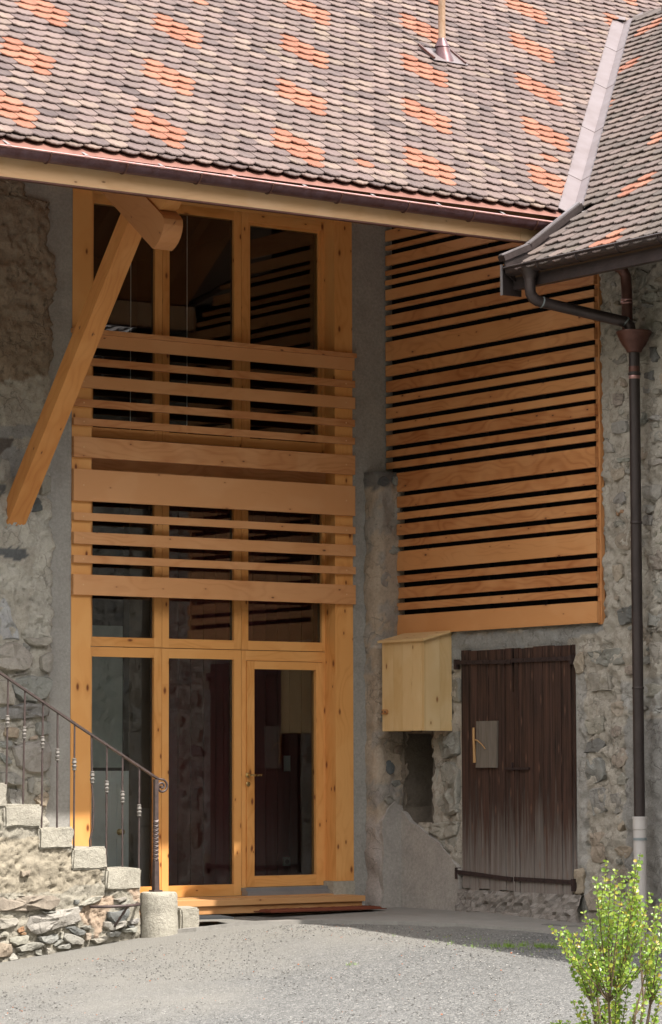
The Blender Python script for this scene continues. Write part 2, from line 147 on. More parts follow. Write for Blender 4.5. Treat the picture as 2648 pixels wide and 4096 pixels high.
def wood(name, light, dark, knotcol, knots=1.0, rough=0.5, grain=1.0, weather=None, ks=1.0):
    t = NT(name)
    uv = t.n('UVMap').outputs[0]
    r = t.attr('rnd', 'OBJECT').outputs['Fac']
    off = t.n('CombineXYZ')
    t.set(off.inputs[0], t.math('MULTIPLY', r, 37.7)); t.set(off.inputs[1], t.math('MULTIPLY', r, 91.3))
    p = t.vec(uv, (1, 1, 1), off.outputs[0])
    # slow wander bends the growth rings into cathedral figures
    wander = t.noise(t.vec(p, (1.1, 3.0, 1)), 1.0, 2.0)
    sep = t.n('SeparateXYZ'); t.set(sep.inputs[0], p)
    ph = t.math('ADD', t.math('MULTIPLY', sep.outputs[1], 30.0), t.math('MULTIPLY', wander, 26.0))
    rings = t.math('POWER', t.math('ADD', t.math('MULTIPLY', t.math('SINE', t.math('MULTIPLY', ph, 2.6)), 0.5), 0.5), 2.2)
    fib = t.noise(t.vec(p, (3.0, 120.0, 1)), 1.0, 3.0)
    blot = t.noise(t.vec(p, (1.6, 4.0, 1)), 1.0, 3.0, 0.6)
    blot2 = t.noise(t.vec(p, (0.5, 0.9, 1), (5, 3, 0)), 1.0, 2.0)
    f = t.math('ADD', t.math('MULTIPLY', rings, 0.32 * grain), t.math('MULTIPLY', t.math('SUBTRACT', fib, 0.5), 0.5 * grain))
    f = t.math('ADD', f, t.math('MULTIPLY', t.math('SUBTRACT', blot, 0.5), 1.3))
    f = t.math('ADD', f, t.math('MULTIPLY', t.math('SUBTRACT', r, 0.5), 0.95))
    f = t.math('ADD', f, t.math('MULTIPLY', t.math('SUBTRACT', blot2, 0.5), 0.6), clamp=True)
    col = t.mix(f, light, dark)
    pale = t.noise(t.vec(p, (2.4, 3.2, 1), (9, 2, 0)), 1.0, 2.0, 0.4)
    col = t.mix(t.math('MULTIPLY', t.ramp(pale, (0.5, 0.0), (0.6, 1.0)), 0.30), col, tuple(min(1, c * k) for c, k in zip(light, (1.12, 1.25, 1.45))))
    if weather:
        wv = t.noise(t.vec(p, (0.9, 22.0, 1), (1, 7, 0)), 1.0, 4.0, 0.7)
        col = t.mix(t.ramp(wv, (0.42, 0.0), (0.75, 0.8)), col, weather)
    if knots > 0:
        v = t.n('TexVoronoi', voronoi_dimensions='2D')
        t.set(v.inputs['Vector'], t.vec(p, (4.2, 9.0, 1))); v.inputs['Scale'].default_value = 1.0; v.inputs['Randomness'].default_value = 1.0
        d = v.outputs['Distance']
        pick = t.n('SeparateColor'); t.set(pick.inputs[0], v.outputs['Color'])
        size = t.math('MULTIPLY', t.math('GREATER_THAN', pick.outputs[0], 1.0 - 0.34 * knots), t.math('MULTIPLY', t.math('ADD', t.math('MULTIPLY', pick.outputs[1], 0.07), 0.035), ks))
        core = t.math('SUBTRACT', 1.0, t.math('SMOOTH_MIN', 1.0, t.math('DIVIDE', d, t.math('ADD', size, 0.0001)), 0.25), clamp=True)
        halo = t.math('SUBTRACT', 1.0, t.math('DIVIDE', d, t.math('ADD', t.math('MULTIPLY', size, 3.2), 0.0001)), clamp=True)
        col = t.mix(t.math('MULTIPLY', halo, 0.45), col, dark)
        col = t.mix(t.math('MULTIPLY', core, 1.6, clamp=True), col, knotcol)
    nr = t.bump(t.math('ADD', t.math('MULTIPLY', fib, 0.6), t.math('MULTIPLY', rings, 0.4)), 0.12, 0.004)
    return t.done(col, rough, nr, 0, 0.35)

M = {}
M['larch'] = wood('oiled_larch', (0.56, 0.278, 0.118), (0.38, 0.142, 0.046), (0.13, 0.05, 0.022), 0.5, 0.55)
M['pine'] = wood('honey_pine', (0.66, 0.325, 0.105), (0.49, 0.20, 0.045), (0.17, 0.05, 0.015), 0.8, 0.45, ks=1.7)
M['fascia'] = wood('pale_spruce', (0.64, 0.40, 0.215), (0.52, 0.29, 0.135), (0.2, 0.1, 0.04), 0.35, 0.6, 0.7)
M['box'] = wood('new_spruce', (0.64, 0.45, 0.23), (0.53, 0.335, 0.135), (0.25, 0.11, 0.035), 0.55, 0.55, 0.6, ks=1.4)
M['cladding'] = wood('red_larch', (0.55, 0.258, 0.10), (0.32, 0.108, 0.033), (0.10, 0.035, 0.018), 0.55, 0.55)
M['beam'] = wood('rafter_larch', (0.42, 0.185, 0.07), (0.30, 0.108, 0.036), (0.1, 0.04, 0.02), 0.7, 0.6)
M['brace'] = wood('brace_larch', (0.56, 0.25, 0.075), (0.42, 0.155, 0.04), (0.13, 0.05, 0.02), 0.5, 0.55)
M['step'] = wood('step_larch', (0.48, 0.255, 0.105), (0.34, 0.14, 0.045), (0.12, 0.05, 0.02), 0.6, 0.6)

def dark_planks():
    t = NT('weathered_dark_planks')
    uv = t.n('UVMap').outputs[0]
    r = t.attr('rnd', 'OBJECT').outputs['Fac']
    off = t.n('CombineXYZ'); t.set(off.inputs[0], t.math('MULTIPLY', r, 37.7)); t.set(off.inputs[1], t.math('MULTIPLY', r, 91.3))
    p = t.vec(uv, (1, 1, 1), off.outputs[0])
    a = t.noise(t.vec(p, (0.8, 26, 1)), 1.0, 5.0, 0.75)
    b = t.noise(t.vec(p, (1.6, 6, 1)), 1.0, 3.0)
    col = t.mix(t.ramp(a, (0.38, 0.0), (0.66, 1.0)), (0.014, 0.009, 0.007), (0.078, 0.041, 0.031))
    col = t.mix(t.math('MULTIPLY', t.ramp(b, (0.45, 0.0), (0.75, 1.0)), 0.55), col, (0.085, 0.04, 0.025))
    g = t.n('NewGeometry'); s = t.n('SeparateXYZ'); t.set(s.inputs[0], g.outputs['Position'])
    zz = t.math('ADD', s.outputs[2], t.math('MULTIPLY', t.math('SUBTRACT', a, 0.5), 2.6))
    w = t.ramp(t.math('DIVIDE', zz, 1.1), (0.1, 1.0), (0.85, 0.0))
    col = t.mix(t.math('MULTIPLY', w, 0.85), col, t.mix(a, (0.14, 0.12, 0.11), (0.40, 0.365, 0.335)))
    v = t.n('TexVoronoi', voronoi_dimensions='2D'); t.set(v.inputs['Vector'], t.vec(p, (1.7, 7, 1))); v.inputs['Scale'].default_value = 1
    k = t.math('SUBTRACT', 1.0, t.math('DIVIDE', v.outputs['Distance'], 0.1), clamp=True)
    col = t.mix(t.math('MULTIPLY', k, 0.7), col, (0.16, 0.085, 0.06))
    return t.done(col, 0.75, t.bump(a, 0.6, 0.008), 0, 0.25)
M['planks'] = dark_planks()
M['greyboard'] = wood('grey_board', (0.15, 0.125, 0.10), (0.085, 0.065, 0.05), (0.05, 0.035, 0.03), 0.5, 0.8, 1.0, (0.2, 0.18, 0.16))

def rough_mineral(name, kind, base=None, bump=0.7, fine=1.0, rough=0.92, var=1.0):
    """plaster, concrete and stone: kind 'vert' reads the colour zones, 'obj' a tint of the object, 'flat' one colour"""
    t = NT(name)
    pos = t.n('TexCoord').outputs['Object'] if kind != 'obj' else t.n('NewGeometry').outputs['Position']
    if kind == 'vert':
        c = t.attr('zone').outputs['Color']
    elif kind == 'obj':
        c = t.attr('tint', 'OBJECT').outputs['Color']
    else:
        c = base
    a = t.noise(pos, 5.0, 6.0, 0.65)
    b = t.noise(pos, 38.0 * fine, 5.0, 0.7)
    d = t.noise(pos, 150.0 * fine, 3.0, 0.7)
    lum = t.math('ADD', t.math('MULTIPLY', t.math('SUBTRACT', a, 0.5), 0.55 * var), t.math('MULTIPLY', t.math('SUBTRACT', b, 0.5), 0.8 * var))
    lum = t.math('ADD', t.math('ADD', lum, t.math('MULTIPLY', t.math('SUBTRACT', d, 0.5), 0.35 * var)), 1.0)
    cc = t.n('VectorMath', operation='SCALE'); t.set(cc.inputs[0], c); t.set(cc.inputs['Scale'], lum)
    col = cc.outputs[0]
    st = t.noise(t.vec(pos, (2.6, 2.6, 1.2), (3, 9, 1)), 1.0, 5.0, 0.7)
    col = t.mix(t.math('MULTIPLY', t.ramp(st, (0.52, 0.0), (0.78, 1.0)), 0.3 * var), col, (0.15, 0.125, 0.105))
    h = t.math('ADD', t.math('MULTIPLY', b, 0.65), t.math('MULTIPLY', d, 0.35))
    if kind != 'flat':
        # pits and hairline cracks
        pit = t.ramp(t.noise(pos, 26.0, 5.0, 0.75), (0.60, 0.0), (0.70, 1.0))
        wob = t.n('VectorMath', operation='ADD'); t.set(wob.inputs[0], pos)
        nc = t.n('TexNoise'); t.set(nc.inputs['Vector'], pos); nc.inputs['Scale'].default_value = 9.0; nc.inputs['Detail'].default_value = 4.0
        sc2 = t.n('VectorMath', operation='SCALE'); t.set(sc2.inputs[0], nc.outputs['Color']); sc2.inputs['Scale'].default_value = 0.16
        t.set(wob.inputs[1], sc2.outputs[0])
        vo = t.n('TexVoronoi', feature='DISTANCE_TO_EDGE'); t.set(vo.inputs['Vector'], wob.outputs[0]); vo.inputs['Scale'].default_value = 7.0
        crk = t.ramp(vo.outputs['Distance'], (0.0, 1.0), (0.055, 0.0))
        msk = t.ramp(t.noise(pos, 3.1, 3.0), (0.47, 0.0), (0.58, 1.0))
        crk = t.math('MULTIPLY', crk, msk)
        dk = t.math('MAXIMUM', t.math('MULTIPLY', pit, 0.55), t.math('MULTIPLY', crk, 0.42))
        col = t.mix(dk, col, (0.055, 0.048, 0.042))
        h = t.math('SUBTRACT', h, t.math('MULTIPLY', dk, 0.6))
    return t.done(col, rough, t.bump(h, bump, 0.02), 0, 0.2)
M['wall'] = rough_mineral('old_rubble_plaster', 'vert', bump=0.85)
M['stone'] = rough_mineral('field_stone', 'obj', bump=0.7, fine=0.8)
M['cement'] = rough_mineral('smooth_cement', 'flat', (0.29, 0.28, 0.26), 0.35, 1.0, 0.9, 1.1)
M['granite'] = rough_mineral('hewn_granite', 'flat', (0.37, 0.345, 0.29), 1.0, 0.8, 0.9, 1.2)
M['patch'] = rough_mineral('plaster_patch', 'flat', (0.33, 0.305, 0.28), 0.35, 1.0, 0.92, 1.1)
M['pillar'] = rough_mineral('pillar_plaster', 'flat', (0.30, 0.245, 0.20), 0.7, 1.0, 0.92, 0.9)
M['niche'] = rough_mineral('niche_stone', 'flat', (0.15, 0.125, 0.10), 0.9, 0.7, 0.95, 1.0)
M['slab'] = rough_mineral('apron_concrete', 'flat', (0.24, 0.228, 0.21), 0.2, 1.0, 0.9, 0.5)

def tile_mat():
    t = NT('clay_roof_tile')
    uv = t.n('UVMap').outputs[0]
    r = t.math('ADD', t.attr('rnd', 'OBJECT').outputs['Fac'], t.attr('rnd').outputs['Fac'])
    o = t.math('ADD', t.attr('orange', 'OBJECT').outputs['Fac'], t.attr('orange').outputs['Fac'])
    off = t.n('CombineXYZ'); t.set(off.inputs[0], t.math('MULTIPLY', r, 71.0)); t.set(off.inputs[1], t.math('MULTIPLY', r, 13.0))
    p = t.vec(uv, (1, 1, 1), off.outputs[0])
    streak = t.noise(t.vec(p, (26, 3.5, 1)), 1.0, 4.0, 0.65)
    cloud = t.noise(t.vec(p, (9, 7, 1)), 1.0, 3.0, 0.6)
    r2 = t.math('FRACT', t.math('MULTIPLY', r, 17.31))
    f = t.math('ADD', t.math('MULTIPLY', r, 0.55), t.math('MULTIPLY', streak, 0.55))
    f = t.math('ADD', f, t.math('MULTIPLY', t.math('SUBTRACT', cloud, 0.5), 0.55), clamp=True)
    grey = t.ramp(f, (0.12, (0.054, 0.038, 0.038)), (0.40, (0.088, 0.064, 0.060)), (0.68, (0.122, 0.088, 0.077)), (1.0, (0.205, 0.155, 0.115)))
    old = t.math('ADD', t.attr('old', 'OBJECT').outputs['Fac'], t.attr('old').outputs['Fac'])
    grey = t.mix(t.math('MULTIPLY', old, 0.85), grey, t.mix(0.5, t.mix(1.0, grey, (0.42, 0.40, 0.38), 'MULTIPLY'), (0.10, 0.085, 0.07)))
    grey = t.mix(t.math('MULTIPLY', r2, 0.5), grey, t.mix(0.5, grey, (0.28, 0.19, 0.175)))
    org = t.ramp(f, (0.1, (0.19, 0.068, 0.04)), (0.9, (0.26, 0.115, 0.072)))
    col = t.mix(o, grey, org)
    sp = t.noise(t.vec(p, (60, 60, 1)), 1.0, 3.0, 0.7)
    col = t.mix(t.math('MULTIPLY', t.ramp(sp, (0.55, 0.0), (0.8, 1.0)), 0.25), col, (0.10, 0.085, 0.075))
    s = t.n('SeparateXYZ'); t.set(s.inputs[0], uv)
    groove = t.math('SINE', t.math('MULTIPLY', s.outputs[0], 6.2832 * 11 / 0.166))
    return t.done(col, 0.75, t.bump(t.math('ADD', groove, t.math('MULTIPLY', streak, 1.5)), 0.5, 0.0025), 0, 0.3)
M['tile'] = tile_mat()

def metal(name, c1, c2, rough=0.4, met=0.85, scale=9.0):
    t = NT(name)
    pos = t.n('NewGeometry').outputs['Position']
    a = t.noise(pos, scale, 5.0, 0.65)
    b = t.noise(pos, scale * 6, 3.0, 0.7)
    f = t.ramp(t.math('ADD', t.math('MULTIPLY', a, 0.7), t.math('MULTIPLY', b, 0.3)), (0.36, 0.0), (0.64, 1.0))
    return t.done(t.mix(f, c1, c2), t.math('ADD', rough, t.math('MULTIPLY', t.math('SUBTRACT', b, 0.5), 0.2)), t.bump(a, 0.06, 0.01), met, 0.5)
M['copper_dark'] = metal('brown_copper', (0.085, 0.035, 0.032), (0.14, 0.085, 0.10), 0.42, 0.55)
M['copper_red'] = metal('red_copper', (0.085, 0.036, 0.028), (0.13, 0.058, 0.044), 0.42, 0.5)
M['copper_sheet'] = metal('copper_eaves_sheet', (0.15, 0.058, 0.042), (0.20, 0.088, 0.066), 0.6, 0.1)
M['copper_bead'] = metal('worn_copper', (0.34, 0.18, 0.16), (0.42, 0.25, 0.24), 0.38, 0.7)
M['copper_pipe'] = metal('aged_copper_pipe', (0.42, 0.26, 0.16), (0.55, 0.40, 0.30), 0.45, 0.6, 6)
M['flash'] = metal('pale_copper_sheet', (0.115, 0.088, 0.088), (0.15, 0.123, 0.128), 0.6, 0.15, 5)
M['flashdark'] = metal('grey_brown_sheet', (0.13, 0.115, 0.12), (0.20, 0.18, 0.185), 0.5, 0.3, 6)
M['bronze'] = metal('bronze_gutter', (0.04, 0.031, 0.029), (0.07, 0.052, 0.05), 0.42, 0.5, 7)
M['dpipe'] = metal('dark_downpipe', (0.032, 0.024, 0.023), (0.048, 0.036, 0.034), 0.45, 0.4, 5)
M['strap'] = metal('grey_strap', (0.20, 0.18, 0.18), (0.27, 0.25, 0.25), 0.55, 0.2)
M['iron'] = metal('wrought_iron', (0.05, 0.036, 0.034), (0.10, 0.07, 0.065), 0.55, 0.25, 25)
M['collar'] = metal('cast_collar', (0.12, 0.11, 0.10), (0.22, 0.20, 0.18), 0.7, 0.2, 60)
M['hinge'] = metal('rusty_hinge', (0.022, 0.014, 0.014), (0.05, 0.028, 0.025), 0.7, 0.3, 30)
M['alu'] = metal('aluminium', (0.30, 0.31, 0.33), (0.36, 0.37, 0.39), 0.42, 0.7, 3)
M['brass'] = metal('brass', (0.55, 0.38, 0.14), (0.62, 0.46, 0.22), 0.28, 1.0)

def plain(name, c, rough=0.6, var=0.12, spec=0.4, scale=12.0):
    t = NT(name)
    a = t.noise(t.n('NewGeometry').outputs['Position'], scale, 4.0)
    return t.done(t.mix(t.math('MULTIPLY', a, var * 2), c, tuple(x * 0.6 for x in c)), rough, None, 0, spec)
M['black'] = plain('black_membrane', (0.008, 0.008, 0.009), 0.9, 0.2, 0.1)
M['pvc'] = plain('grey_plastic', (0.50, 0.47, 0.45), 0.5, 0.2)
M['clamp'] = plain('galvanised_clamp', (0.22, 0.25, 0.26), 0.45)
M['whitepaint'] = plain('white_painted_door', (0.80, 0.83, 0.83), 0.45, 0.05)
M['switch'] = plain('switch_plastic', (0.6, 0.62, 0.62), 0.4, 0.05)
M['redwall'] = plain('dark_red_boards', (0.17, 0.034, 0.034), 0.7, 0.3)
M['greenish'] = plain('grey_green_panel', (0.42, 0.46, 0.43), 0.7, 0.1)
M['brownwall'] = plain('brown_room_wall', (0.15, 0.11, 0.08), 0.9, 0.3, 0.2, 5)
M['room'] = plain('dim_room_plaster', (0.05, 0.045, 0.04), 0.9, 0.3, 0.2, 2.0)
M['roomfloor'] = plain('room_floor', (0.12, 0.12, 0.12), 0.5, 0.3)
M['cord'] = plain('white_cord', (0.7, 0.7, 0.7), 0.5)
M['mat'] = plain('red_brown_coir', (0.16, 0.05, 0.03), 0.95, 0.45, 0.1, 90)
M['rubber'] = plain('black_rubber', (0.035, 0.037, 0.04), 0.8)
M['stick'] = plain('peeled_stick', (0.42, 0.24, 0.10), 0.7)
M['bark'] = plain('shrub_bark', (0.16, 0.115, 0.075), 0.85, 0.4, 0.2, 60)
M['dark'] = plain('dark_timber_underside', (0.10, 0.055, 0.03), 0.8)

def glass():
    t = NT('window_glass')
    tr = t.n('BsdfTransparent'); tr.inputs[0].default_value = (0.90, 0.92, 0.91, 1)
    gl = t.n('BsdfGlossy'); gl.inputs['Roughness'].default_value = 0.0; gl.inputs[0].default_value = (0.95, 0.97, 1, 1)
    fr = t.n('Fresnel'); fr.inputs[0].default_value = 1.5
    ms = t.n('MixShader')
    t.set(ms.inputs[0], t.math('MULTIPLY', fr.outputs[0], 1.25, clamp=True))
    t.t.links.new(tr.outputs[0], ms.inputs[1]); t.t.links.new(gl.outputs[0], ms.inputs[2])
    t.t.links.new(ms.outputs[0], t.out.inputs[0])
    return t.m
M['glass'] = glass()

def ground_mat():
    t = NT('worn_gravel_asphalt')
    pos = t.n('NewGeometry').outputs['Position']
    a = t.noise(pos, 0.55, 5.0, 0.6)
    b = t.noise(pos, 7.0, 5.0, 0.65)
    v = t.n('TexVoronoi'); t.set(v.inputs['Vector'], pos); v.inputs['Scale'].default_value = 75.0
    v2 = t.n('TexVoronoi'); t.set(v2.inputs['Vector'], pos); v2.inputs['Scale'].default_value = 160.0
    sc = t.n('SeparateColor'); t.set(sc.inputs[0], v.outputs['Color'])
    s2 = t.n('SeparateColor'); t.set(s2.inputs[0], v2.outputs['Color'])
    peb = t.ramp(sc.outputs[0], (0.0, (0.05, 0.05, 0.05)), (0.35, (0.10, 0.10, 0.098)), (0.8, (0.16, 0.158, 0.152)), (1.0, (0.32, 0.31, 0.295)))
    peb2 = t.ramp(s2.outputs[1], (0.0, (0.06, 0.06, 0.06)), (0.6, (0.115, 0.114, 0.11)), (1.0, (0.22, 0.215, 0.205)))
    col = t.mix(0.45, peb, peb2)
    xyz = t.n('SeparateXYZ'); t.set(xyz.inputs[0], pos)
    # finer, paler dust near the house
    edge = t.math('ADD', t.math('MULTIPLY', xyz.outputs[1], 0.38), t.math('MULTIPLY', t.math('SUBTRACT', a, 0.5), 2.4))
    dust = t.ramp(t.math('ADD', edge, 1.9), (0.15, 0.0), (1.0, 1.0))
    fine = t.mix(b, (0.165, 0.156, 0.138), (0.235, 0.224, 0.20))
    col = t.mix(t.math('MULTIPLY', dust, 0.72), col, fine)
    col = t.mix(t.math('MULTIPLY', t.ramp(b, (0.45, 0.0), (0.7, 1.0)), 0.25), col, (0.17, 0.165, 0.16))
    # unseen dark lawn, added past the yard to cut light bounced onto the walls
    far = t.ramp(t.math('ADD', t.math('MULTIPLY', t.math('ADD', xyz.outputs[1], 24.0), -0.5), t.math('MULTIPLY', t.math('SUBTRACT', a, 0.5), 2.0)), (0.0, 0.0), (1.0, 1.0))
    side = t.ramp(t.math('MULTIPLY', t.math('ADD', xyz.outputs[0], 22.0), -0.3), (0.0, 0.0), (1.0, 1.0))
    col = t.mix(t.math('MAXIMUM', far, side), col, t.mix(b, (0.05, 0.052, 0.036), (0.085, 0.083, 0.06)))
    h = t.math('ADD', t.math('MULTIPLY', v.outputs['Distance'], -1.0), t.math('MULTIPLY', b, 0.6))
    return t.done(col, 0.9, t.bump(h, 0.8, 0.01), 0, 0.25)
M['ground'] = ground_mat()

def leaf_mat():
    t = NT('box_leaf')
    r = t.math('ADD', t.attr('rnd', 'OBJECT').outputs['Fac'], t.attr('rnd').outputs['Fac'])
    col = t.ramp(r, (0.0, (0.07, 0.15, 0.02)), (0.45, (0.17, 0.28, 0.035)), (0.8, (0.33, 0.42, 0.06)), (0.95, (0.44, 0.42, 0.06)), (1.0, (0.42, 0.30, 0.05)))
    t.set(t.b.inputs['Base Color'], col); t.b.inputs['Roughness'].default_value = 0.35
    tl = t.n('BsdfTranslucent'); t.set(tl.inputs[0], t.mix(0.5, col, (0.35, 0.5, 0.05)))
    ms = t.n('MixShader'); ms.inputs[0].default_value = 0.3
    t.t.links.new(t.b.outputs[0], ms.inputs[1]); t.t.links.new(tl.outputs[0], ms.inputs[2])
    t.t.links.new(ms.outputs[0], t.out.inputs[0])
    return t.m
M['leaf'] = leaf_mat()

# ---------------------------------------------------------------- mesh helpers
class MB:
    def __init__(s):
        s.v = []; s.f = []; s.uv = []
    def face(s, idx, uvs=None):
        s.f.append(idx); s.uv.append(uvs or [(0, 0)] * len(idx))
    def obox(s, o, ex, ey, ez, long=0):
        """box from corner o along three edge vectors; uv runs in metres along edge number `long`"""
        o, e = Vector(o), [Vector(ex), Vector(ey), Vector(ez)]
        b = len(s.v)
        for k in range(8):
            s.v.append(o + e[0] * (k & 1) + e[1] * ((k >> 1) & 1) + e[2] * ((k >> 2) & 1))
        L = [x.length for x in e]
        oth = [i for i in range(3) if i != long]
        quads = [((0, 2, 3, 1), 2), ((4, 5, 7, 6), 2), ((0, 1, 5, 4), 1), ((2, 6, 7, 3), 1), ((0, 4, 6, 2), 0), ((1, 3, 7, 5), 0)]
        flip = e[0].cross(e[1]).dot(e[2]) < 0
        for q, nax in quads:
            uvs = []
            for k in q:
                c = [(k >> i & 1) * L[i] for i in range(3)]
                if nax == long:
                    uvs.append((c[oth[0]] * 0.15 + 0.3, c[oth[1]]))
                else:
                    other = oth[0] if nax == oth[1] else oth[1]
                    uvs.append((c[long], c[other] + (0.37 if nax == oth[0] else 0.0)))
            q = list(q)
            if flip:
                q.reverse(); uvs.reverse()
            s.face([b + k for k in q], uvs)
        return s
    def box(s, x0, x1, y0, y1, z0, z1, long=None):
        d = (x1 - x0, y1 - y0, z1 - z0)
        if long is None:
            long = max(range(3), key=lambda i: d[i])
        return s.obox((x0, y0, z0), (d[0], 0, 0), (0, d[1], 0), (0, 0, d[2]), long)
    def tube(s, pts, rad, seg=10, cap=True):
        pts = [Vector(p) for p in pts]
        if not isinstance(rad, (list, tuple)):
            rad = [rad] * len(pts)
        b = len(s.v); u = None; acc = 0
        for i, p in enumerate(pts):
            t = (pts[min(i + 1, len(pts) - 1)] - pts[max(i - 1, 0)]).normalized()
            if u is None:
                u = t.cross(Vector((0.31, 0.22, 0.93)))
                if u.length < 0.1:
                    u = t.cross(Vector((1, 0, 0)))
            u = (u - t * u.dot(t)).normalized(); w = t.cross(u)
            for k in range(seg):
                a = 2 * math.pi * k / seg
                s.v.append(p + (u * math.cos(a) + w * math.sin(a)) * rad[i])
        for i in range(len(pts) - 1):
            acc2 = acc + (pts[i + 1] - pts[i]).length
            for k in range(seg):
                k2 = (k + 1) % seg
                s.face([b + i * seg + k, b + i * seg + k2, b + (i + 1) * seg + k2, b + (i + 1) * seg + k],
                       [(acc, k * .02), (acc, k * .02 + .02), (acc2, k * .02 + .02), (acc2, k * .02)])
            acc = acc2
        if cap:
            s.face([b + k for k in reversed(range(seg))]); e = b + (len(pts) - 1) * seg
            s.face([e + k for k in range(seg)])
        return s
    def lathe(s, c, prof, seg=20, cap=True):
        """profile of (radius, z) around a vertical axis at c=(x, y)"""
        b = len(s.v)
        for r, z in prof:
            for k in range(seg):
                a = 2 * math.pi * k / seg
                s.v.append(Vector((c[0] + r * math.cos(a), c[1] + r * math.sin(a), z)))
        for i in range(len(prof) - 1):
            for k in range(seg):
                k2 = (k + 1) % seg
                s.face([b + i * seg + k, b + i * seg + k2, b + (i + 1) * seg + k2, b + (i + 1) * seg + k])
        if cap:
            s.face([b + k for k in reversed(range(seg))]); e = b + (len(prof) - 1) * seg
            s.face([e + k for k in range(seg)])
        return s
    def prism(s, pts, o, eu, ev, en, n0, n1, long=(1, 0)):
        """polygon (u, v) in the plane o + u*eu + v*ev, extruded along en from n0 to n1"""
        o, eu, ev, en = Vector(o), Vector(eu), Vector(ev), Vector(en)
        ar = sum(pts[i][0] * pts[(i + 1) % len(pts)][1] - pts[(i + 1) % len(pts)][0] * pts[i][1] for i in range(len(pts)))
        if (ar < 0) != (eu.cross(ev).dot(en) < 0):
            pts = list(reversed(pts))
        b = len(s.v); n = len(pts)
        for nn in (n0, n1):
            for u, v in pts:
                s.v.append(o + eu * u + ev * v + en * nn)
        uvs = [(u * long[0] + v * long[1], u * long[1] - v * long[0]) for u, v in pts]
        if n1 > n0:
            s.face([b + n + i for i in range(n)], uvs); s.face([b + i for i in reversed(range(n))], list(reversed(uvs)))
        for i in range(n):
            j = (i + 1) % n
            s.face([b + i, b + j, b + n + j, b + n + i], [uvs[i], uvs[j], (uvs[j][0], uvs[j][1] + n1 - n0), (uvs[i][0], uvs[i][1] + n1 - n0)])
        return s
    def mesh(s, name, mat, smooth=False, attrs=None):
        me = bpy.data.meshes.new(name)
        me.from_pydata([tuple(v) for v in s.v], [], s.f)
        ul = me.uv_layers.new(name='UVMap')
        flat = [c for f in s.uv for uv in f for c in uv]
        ul.data.foreach_set('uv', flat)
        me.materials.append(mat)
        if smooth:
            me.polygons.foreach_set('use_smooth', [True] * len(me.polygons))
            if smooth != 'all':
                me.set_sharp_from_angle(angle=R(smooth))
        me.update()
        return me
    def build(s, name, mat, parent=None, smooth=False):
        return link(name, s.mesh(name, mat, smooth), parent)

def link(name, me, parent=None):
    o = bpy.data.objects.new(name, me)
    COL.objects.link(o)
    if parent is not None:
        o.parent = parent
        o.matrix_parent_inverse = parent.matrix_world.inverted() if parent.get('_at') is None else Matrix.Translation(Vector(parent['_at'])).inverted()
    o['rnd'] = rng.random()
    return o

def tag(o, label=None, cat=None, group=None, kind=None):
    if label: o['label'] = label
    if cat: o['category'] = cat
    if group: o['group'] = group
    if kind: o['kind'] = kind
    return o

def thing(name, label, cat, loc=(0, 0, 0), group=None):
    o = bpy.data.objects.new(name, None)
    COL.objects.link(o)
    o.location = loc
    o.empty_display_size = 0.2
    o['_at'] = list(map(float, loc))
    return tag(o, label, cat, group, 'thing')

def fbm(x, y, z, sc, oc=4):
    return noise.fractal(Vector((x * sc, y * sc, z * sc)), 0.6, 2.1, oc)

def inside(pt, poly):
    x, y = pt; c = False; n = len(poly); j = n - 1
    for i in range(n):
        xi, yi = poly[i]; xj, yj = poly[j]
        if (yi > y) != (yj > y) and x < (xj - xi) * (y - yi) / (yj - yi) + xi:
            c = not c
        j = i
    return c

